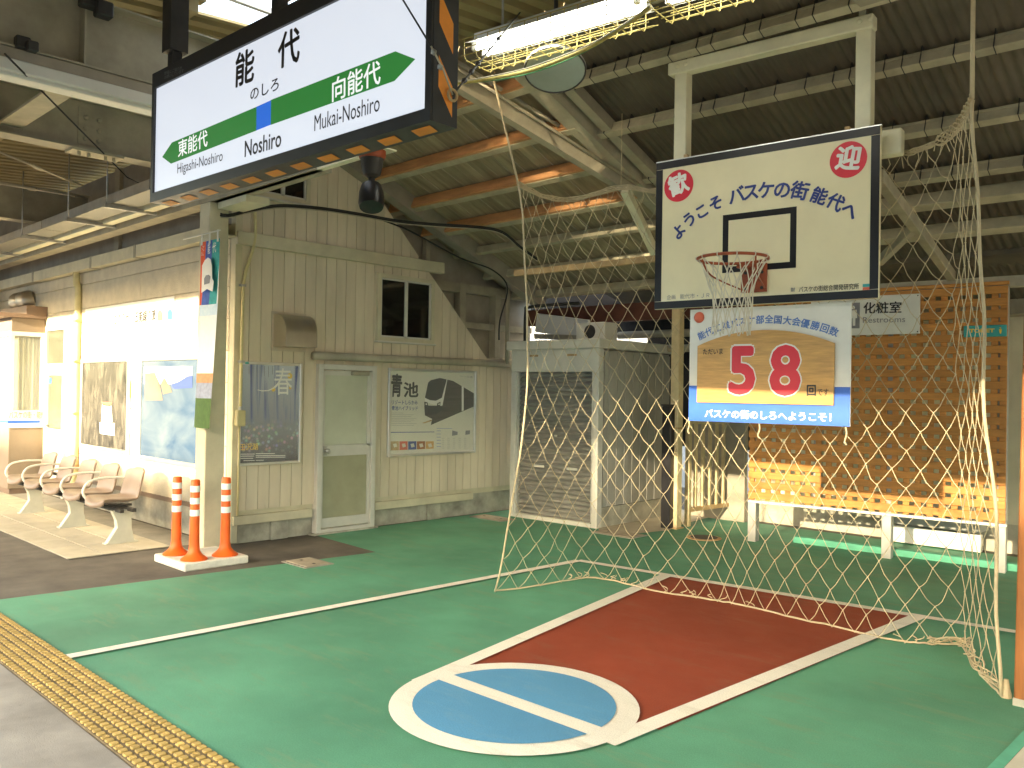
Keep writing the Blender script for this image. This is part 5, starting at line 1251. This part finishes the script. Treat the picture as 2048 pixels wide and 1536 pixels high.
# corresponding stations along the perimeter: (bottom pixel on the floor, top pixel with its depth)
sta = [((990, 1183), (1036, 366, 5.42)), ((1090, 1170), (1085, 392, 5.75)), ((1190, 1156), (1150, 398, 6.05)), ((1310, 1182), (1245, 374, 6.15)), ((1420, 1200), (1310, 382, 6.15)),
       ((1500, 1215), (1450, 360, 6.15)), ((1650, 1250), (1620, 335, 6.15)), ((1780, 1280), (1775, 312, 6.12)), ((1850, 1288), (1835, 300, 6.02)), ((1920, 1290), (1885, 278, 5.95)), ((1930, 1302), (1912, 255, 5.85)), ((1962, 1350), (1930, 225, 5.65)), ((2003, 1392), (1944, 198, 5.45))]
Bp = curve([GZ(*a, .012) for a, b in sta], 6); Tp = curve([cpt(*b) for a, b in sta], 6)
# extra control of the left edge: rope bulges outward in the middle
def cum(pts):
    s = [0]
    for a, b in zip(pts, pts[1:]): s.append(s[-1]+(b-a).length)
    return s
cb_, ct_ = cum(Bp), cum(Tp)
cm = [(a/cb_[-1]+b/ct_[-1])/2 for a, b in zip(cb_, ct_)]
def look(u):
    u = min(max(u, 0), 1)
    for i in range(len(cm)-1):
        if u <= cm[i+1]: t = (u-cm[i])/max(1e-9, cm[i+1]-cm[i]); return Bp[i].lerp(Bp[i+1], t), Tp[i].lerp(Tp[i+1], t)
    return Bp[-1], Tp[-1]
Lmid = PC(1060, 620, 5.5); 
def surf(u, v):
    b, t = look(u); p = b.lerp(t, v)
    bul = 4*v*(1-v)
    p = p + CX*(.19*bul*max(0, 1-u*5)) + CY*(.10*bul*math.sin(math.pi*min(1, max(0, u))))*(1 if .1 < u < .85 else .3)
    if v < .12: p = p + CY*(-.12*(1-v/.12)*0)
    k = 3.1; nzv = mnoise.noise_vector(V((u*14, v*6, 2.3)))
    p = p + V((nzv.x, nzv.y*.8, nzv.z))*.028*min(1, bul*3)
    # slack cords above the floor in the left half
    return p
NU, NV = 25, 13
g = G(); SUBS = 3
def nd(i, j):      # i in half-steps across, j in half-steps up
    return surf(i/(2*NU), j/(2*NV))
knots = set()
for j in range(2*NV):
    for i in range(2*NU+1):
        if (i+j) % 2: continue
        for s_ in (-1, 1):
            i2 = i+s_
            if not 0 <= i2 <= 2*NU: continue
            a, b = nd(i, j), nd(i2, j+1); L = (b-a).length
            if L < 1e-4: continue
            m1 = a.lerp(b, .5) - Z*(.010+.02*random.random()*(1 if random.random() < .25 else .2)) + V((random.uniform(-.006, .006), random.uniform(-.006, .006), 0))
            g.tube(curve([a, m1, b], 2), .0026, 4, caps=False)
        knots.add((i, j))
for (i, j) in knots:
    p = nd(i, j); g.add([p+X*.007, p-X*.007, p+Y*.007, p-Y*.007, p+Z*.008, p-Z*.008], [(0, 2, 4), (2, 1, 4), (1, 3, 4), (3, 0, 4), (2, 0, 5), (1, 2, 5), (3, 1, 5), (0, 3, 5)])
o = g.obj('netting', M['cord'], nt_); o['kind'] = 'stuff'
tube('edge_rope', M['cord'], nt_, [surf(0, i/24) for i in range(25)], .008, 8)
tube('edge_rope', M['cord'], nt_, [surf(1, i/24) for i in range(25)], .010, 8)
tube('hang_rope', M['cord'], nt_, [Tp[0], PC(985, 150, 5.42)], .009, 8)
tube('hang_rope', M['cord'], nt_, [Tp[-1], Tp[-1]+Z*.9], .013, 8)
tp2 = PC(1242, 375, 6.15); tube('hang_rope', M['cord'], nt_, [tp2, tp2+Z*.62], .0035, 6)
tube('ground_rope', M['cord'], nt_, [p+V((random.uniform(-.008, .008), random.uniform(-.01, .01), random.uniform(0, .008))) for p in Bp], .007, 8)
# bunched top edge: a twisted bundle of cords
g = G()
for k in range(7):
    pts = []
    for i, p in enumerate(Tp):
        a = k*.9+i*.55; rr_ = .016+.014*mnoise.noise(V((i*.4, k*3.3, 0)))
        if i > len(Tp)*.72: rr_ += .02
        pts.append(p+V((0, math.cos(a)*rr_, math.sin(a)*rr_)))
    g.tube(pts, .0048, 5)
for i in range(2, len(Tp)-1, 2):
    p = Tp[i]; L = random.uniform(.05, .13); g.tube([p, p-Z*L*.5+X*random.uniform(-.02, .02), p-Z*L+X*random.uniform(-.02, .02)], .003, 4)
g.obj('bunched_edge', M['cord'], nt_)
g = G()
for k in range(6):                        # gathered cords on the floor at the right
    pts = [Bp[i]+V((random.uniform(-.03, .03), random.uniform(-.03, .03), .012+random.uniform(0, .05))) for i in range(int(len(Bp)*.68), len(Bp), 2)]
    if len(pts) > 2: g.tube(curve(pts, 4), .0045, 5)
for k in range(34):
    i = random.randrange(8, len(Bp)-1); p = Bp[i]+V((0, 0, .014)); r_ = random.uniform(.015, .035); a0 = random.uniform(0, 6)
    g.tube([p+V((r_*math.cos(a0+b*.7), r_*math.sin(a0+b*.7), .006*b)) for b in range(7)], .0035, 4)
o = g.obj('gathered_cord', M['cord'], nt_); o['kind'] = 'stuff'
nb2 = GZ(2012, 1396); 
G().lathe(nb2, [(.028, 0), (.028, .02), (.02, .05), (.012, .10)], 10).obj('floor_anchor', M['cord'], nt_)

# wooden post at the right edge
wp0 = GZ(2056, 1412); wp = thing('wooden_post', wp0, 'reddish brown wooden post at the right edge of the picture', 'post')
tp_ = hit(2072, 660, wp0, ray(2056, 1412).cross(Z).cross(Z).normalized())
G().beam(wp0, V((wp0.x+.02, wp0.y+.03, 2.05)), .11, .11, up=X).obj('shaft', M['brown'], wp, bevel=.008)
G().beam(wp0+Z*.001, wp0+V((.001, .001, .04)), .116, .116, up=X).obj('shoe', M['base_conc'], wp)

# ================================================================== LAMPS, CABLES, FITTINGS UNDER THE ROOF
LD = (GZ(1275, 25, 3.8)-GZ(940, 120, 3.8)).normalized(); LS = Z.cross(LD)
TUBE = emat('lit_tube', (.92, .96, 1.0), 20.)
def fixture(p0, L, lab):
    t = thing('fluorescent_lamp', p0+LD*(L/2), lab, 'ceiling lamp', 'caged fluorescent lamps')
    def bx(name, m, a, b, c, d, e, f): return G().box(p0+LD*((a+b)/2)+LS*((c+d)/2)+Z*((e+f)/2), LD, LS, Z, (b-a)/2, (d-c)/2, (f-e)/2).obj(name, m, t)
    bx('housing', M['whites'], 0, L, -.05, .05, .10, .16)
    for s_ in (-1, 1):
        q = [p0+LS*(s_*.05)+Z*.10, p0+LS*(s_*.145)+Z*.065, p0+LS*(s_*.145)+Z*.070, p0+LS*(s_*.05)+Z*.106]
        G().prism(q, LD*L).obj('reflector', M['whites'], t)
        G().tube([p0+LD*.03+LS*(s_*.055)+Z*.06, p0+LD*(L-.03)+LS*(s_*.055)+Z*.06], .019, 10).obj('tube', TUBE, t, smooth=True)
        for a in (.0, L-.03): bx('end_socket', M['whites'], a, a+.03, s_*.055-.018, s_*.055+.018, .04, .10)
    # wire guard: long wires and cross hoops
    U = [(-.15, .09), (-.15, -.02), (-.13, -.045), (.13, -.045), (.15, -.02), (.15, .09)]
    lg, _ = G().tube([LD*(-.02), LD*(L+.02)], .0035, 5).mesh('guard_wire', center=(0, 0, 0))
    for (a, z_) in ((-.15, .09), (-.15, .03), (-.15, -.02), (-.09, -.045), (-.03, -.045), (.03, -.045), (.09, -.045), (.15, -.02), (.15, .03), (.15, .09)): put('guard_wire', lg, p0+LS*a+Z*z_, M['cable_y'], t)
    hpme, _ = G().tube([LS*a+Z*z_ for a, z_ in U], .0035, 5).mesh('guard_hoop', center=(0, 0, 0))
    k = 0.
    while k <= L+.001: put('guard_hoop', hpme, p0+LD*k, M['cable_y'], t); k += .098
    for a in (.2, L-.2): tube('hanger_rod', M['steel'], t, [p0+LD*a+Z*.16, p0+LD*a+Z*.62], .008, 6)
l0 = GZ(938, 110, 3.82)+LS*.1
fixture(l0, 1.24, 'lit fluorescent lamp in a wire guard, the one beside the station sign')
fixture(l0+LD*1.36, 1.24, 'lit fluorescent lamp in a wire guard, the one cut by the top edge')
# round reflector lamp
dc = GZ(1110, 140, 3.75); dx_ = (CAM-dc).normalized()*.55 - Z
dl_ = thing('round_lamp', dc, 'round glass-fronted reflector lamp under the roof truss', 'ceiling lamp')
dax = -dx_.normalized()
autosmooth(G().lathe(dc, [(.205, -.004), (.21, .01), (.20, .03), (.14, .10), (.06, .15), (.03, .2)], 36, axis=dax).obj('reflector', M['steel'], dl_), 50)
G().lathe(dc, [(.198, -.006), (.198, -.0045)], 36, axis=dax).obj('glass', mat('lamp_glass', (.34, .38, .34), .12, var=.15, scale=1.2, bump=0, spec=.8), dl_)
an_ = dax.cross(X).normalized(); bn_ = dax.cross(an_)
G().tube([dc-dax*.006+an_*(.204*math.cos(2*math.pi*i/36))+bn_*(.204*math.sin(2*math.pi*i/36)) for i in range(36)], .006, 6, closed=True).obj('rim', M['iron'], dl_, smooth=True)
tube('stem', M['iron'], dl_, [dc+dax*.19, V((dc.x+dax.x*.2, dc.y+dax.y*.2, 4.55))], .015, 8)
# cable bundle hanging past the lamp
cbd = thing('cable_bundle', GZ(1100, 140, 3.72), 'hanging bundle of yellow, green and black cables below the lamps', 'cable')
ck = [(880, 168), (940, 163), (1040, 146), (1120, 120), (1190, 88), (1262, 42), (1300, 15)]
for dy, m, r_ in ((0, 'cable_y', .013), (7, 'cable_g', .004), (-7, 'cable_w', .005), (3, 'cable', .006)):
    tube('cable', M[m], cbd, curve([GZ(x, y+dy*(1-abs(x-1090)/260), 3.72) for x, y in ck], 6), r_, 6)
g = G()
# cables along the front of the building and over the gable
fc = thing('wall_cables', (-9, 4.0, 3.4), 'sagging black cables strung along the station building below the tray', 'cable')
a1 = [PY(x, y, 3.97) for x, y in ((0, 508), (60, 482), (130, 466), (200, 450), (250, 440), (300, 418), (350, 404), (400, 402))]
a2 = [PX(x, y, q) for x, y, q in ((445, 432, -7.72), (500, 422, -7.72), (560, 413, -7.72), (640, 418, -7.72), (720, 430, -7.72), (800, 444, -7.6), (880, 451, -7.35), (960, 456, -7.1), (1005, 466, -6.95), (1040, 495, -6.9), (1075, 520, -6.8))]
for k, (dy, m, r_) in enumerate(((0, 'cable', .014), (.03, 'cable', .009), (-.025, 'cable_w', .007))):
    tube('cable', M[m], fc, curve([p+Z*dy*(1+.4*math.sin(i*1.7+k)) for i, p in enumerate(a1)], 5), r_, 6)
    tube('cable', M[m], fc, curve([a1[-1]+Z*dy]+[p+Z*dy*.6 for p in a2], 5), r_*.8, 6)
tube('cable', M['cable'], fc, curve([PX(x, y, -7.74) for x, y in ((760, 438), (820, 462), (880, 495), (930, 520), (985, 540), (1015, 575), (1000, 640), (998, 680))], 5), .010, 6)
tube('cable', M['cable_w'], fc, curve([PY(x, y, 4.05) for x, y in ((300, 434), (360, 432), (396, 430))], 4), .007, 6)
# perforated cable tray on brackets
pfm = bpy.data.materials.new('perforated'); pfm.use_nodes = True; n = pfm.node_tree.nodes; l = pfm.node_tree.links; b = n['Principled BSDF']
tc = n.new('ShaderNodeTexCoord'); mp = n.new('ShaderNodeMapping'); mp.inputs['Scale'].default_value = (28, 28, 28); l.new(tc.outputs['Object'], mp.inputs[0])
fr2 = n.new('ShaderNodeVectorMath'); fr2.operation = 'FRACTION'; l.new(mp.outputs[0], fr2.inputs[0])
sb2 = n.new('ShaderNodeVectorMath'); sb2.operation = 'SUBTRACT'; sb2.inputs[1].default_value = (.5, .5, .5); l.new(fr2.outputs[0], sb2.inputs[0])
sp2 = n.new('ShaderNodeSeparateXYZ'); l.new(sb2.outputs[0], sp2.inputs[0]); cm2 = n.new('ShaderNodeCombineXYZ'); l.new(sp2.outputs[0], cm2.inputs[0]); l.new(sp2.outputs[1], cm2.inputs[1])
ln = n.new('ShaderNodeVectorMath'); ln.operation = 'LENGTH'; l.new(cm2.outputs[0], ln.inputs[0])
gr2 = n.new('ShaderNodeMath'); gr2.operation = 'GREATER_THAN'; gr2.inputs[1].default_value = .26; l.new(ln.outputs[1], gr2.inputs[0])
l.new(gr2.outputs[0], b.inputs['Alpha']); b.inputs['Base Color'].default_value = (.30, .30, .27, 1); b.inputs['Metallic'].default_value = .5; b.inputs['Roughness'].default_value = .45
ty0, ty1, tz = 3.30, 3.56, 3.42
tr2 = thing('cable_tray', (-11, 3.45, tz), 'perforated steel cable tray on brackets along the station canopy', 'cable tray')
for xa, xb in ((-20, -14.02), (-14, -11.02), (-11, -7.98)):
    o = wbox('tray_floor', pfm, tr2, xa, xb, ty0, ty1, tz, tz+.004)
    for yy in (ty0, ty1-.004): wbox('tray_side', M['steel'], o, xa, xb, yy, yy+.004, tz+.004, tz+.10)
    wbox('duct', M['beam_white'], o, xa, xb, ty1+.06, ty1+.16, tz-.02, tz+.07)
for xx in (-17, -15.2, -13.3, -11.6, -10.0, -8.9):
    o = wbox('bracket', M['steel'], tr2, xx-.02, xx+.02, ty0-.06, ty1+.2, tz-.045, tz-.005); tube('rod', M['steel'], o, [V((xx, ty0-.04, tz-.05)), V((xx, ty0-.04, 4.2))], .007, 6)
# unlit lamp trunking below the near cross beam
tk = thing('lamp_trunking', (-5.83, 2, 3.5), 'long unlit grey lamp trunking below the near cross beam', 'ceiling lamp')
wbox('housing', M['shade_wall'], tk, -5.92, -5.74, -.2, 3.5, 3.545, 3.615); 
for k, (a, b_, c, d) in enumerate(((-5.94, -5.90, 3.47, 3.544), (-5.895, -5.765, 3.45, 3.544), (-5.76, -5.72, 3.47, 3.544))): wbox('lamp_strip', M['whites'], tk, a, b_, -.2, 3.5, c, d, bevel=.006)
cl_ = thing('beam_clamp', (-5.8, 2.0, 4.0), 'black clamp bolted to the near cross beam above the sign', 'clamp')
wbox('jaw', M['iron'], cl_, -5.74, -5.66, 1.90, 2.02, 3.98, 4.16, bevel=.008); wbox('block', M['iron'], cl_, -5.70, -5.62, 1.98, 2.08, 3.93, 4.03, bevel=.008)
c2 = thing('beam_clamp', (-5.8, 1.6, 3.62), 'small black clamp on the lower flange of the near cross beam', 'clamp')
wbox('jaw', M['iron'], c2, -5.76, -5.70, 1.55, 1.63, 3.617, 3.69, bevel=.006); wbox('block', M['iron'], c2, -5.71, -5.65, 1.60, 1.66, 3.60, 3.66, bevel=.006)
rp_ = thing('tie_rope', GZ(12, 110, 3.5), 'thin black rope slanting from the lamp trunking to the cable tray', 'rope')
tube('rope', M['cable'], rp_, [GZ(10, 108, 3.45), PY(255, 355, 3.4), PY(302, 378, 3.5)], .006, 6)
for k, (p, q, lab) in enumerate((((-5, 302), (165, 372), 'pale tie rod under the ribbed canopy sheet, the upper one'), ((-5, 366), (150, 392), 'pale tie rod under the ribbed canopy sheet, the lower one'))):
    t = thing('tie_rod', GZ(*p, 3.85), lab, 'tie rod', 'tie rods'); a_, b_ = GZ(*p, 3.85), GZ(*q, 3.70)
    tube('rod', M['cable_w'], t, [a_, b_], .012, 8); G().lathe(a_.lerp(b_, .45), [(.012, -.06), (.022, -.04), (.022, .04), (.012, .06)], 8, axis=(b_-a_)).obj('turnbuckle', M['cable_w'], t)

# ================================================================== ACROSS THE TRACKS (blocks added outside the view to shade the low sun)
wh = thing('sun_blocker', (0, -26, -1.1), 'unseen long block with a tall part, added to shade the low sun', 'building')
wbox('low_blocker', M['facade'], wh, -60, -4.1, -29, -25, -1.1, 7.95); wbox('low_blocker', M['facade'], wh, -2.05, 40, -29, -25, -1.1, 8.45); wbox('tall_blocker', M['facade'], wh, -4.095, -2.055, -29, -25.1, -1.1, 14)
lv_me, _ = G().wbox(-8.5, 8.5, -.02, .02, 0, .18).mesh('dimmer_slat', center=(0, 0, 0))
for k in range(20): put('dimmer_slat', lv_me, (6.47, -25.3, 8.50+.30*k), M['alu'], wh)  # added slats that let only part of the sun through on the right
for k in range(12):
    xx = -40+6*k
    if abs(xx+3.1) > 1.9: o = wbox('window', M['alu'], wh, xx-.8, xx+.8, -25.0, -24.96, 2, 3.6); wbox('pane', M['glassdark'], o, xx-.74, xx+.74, -24.96, -24.95, 2.06, 3.54)
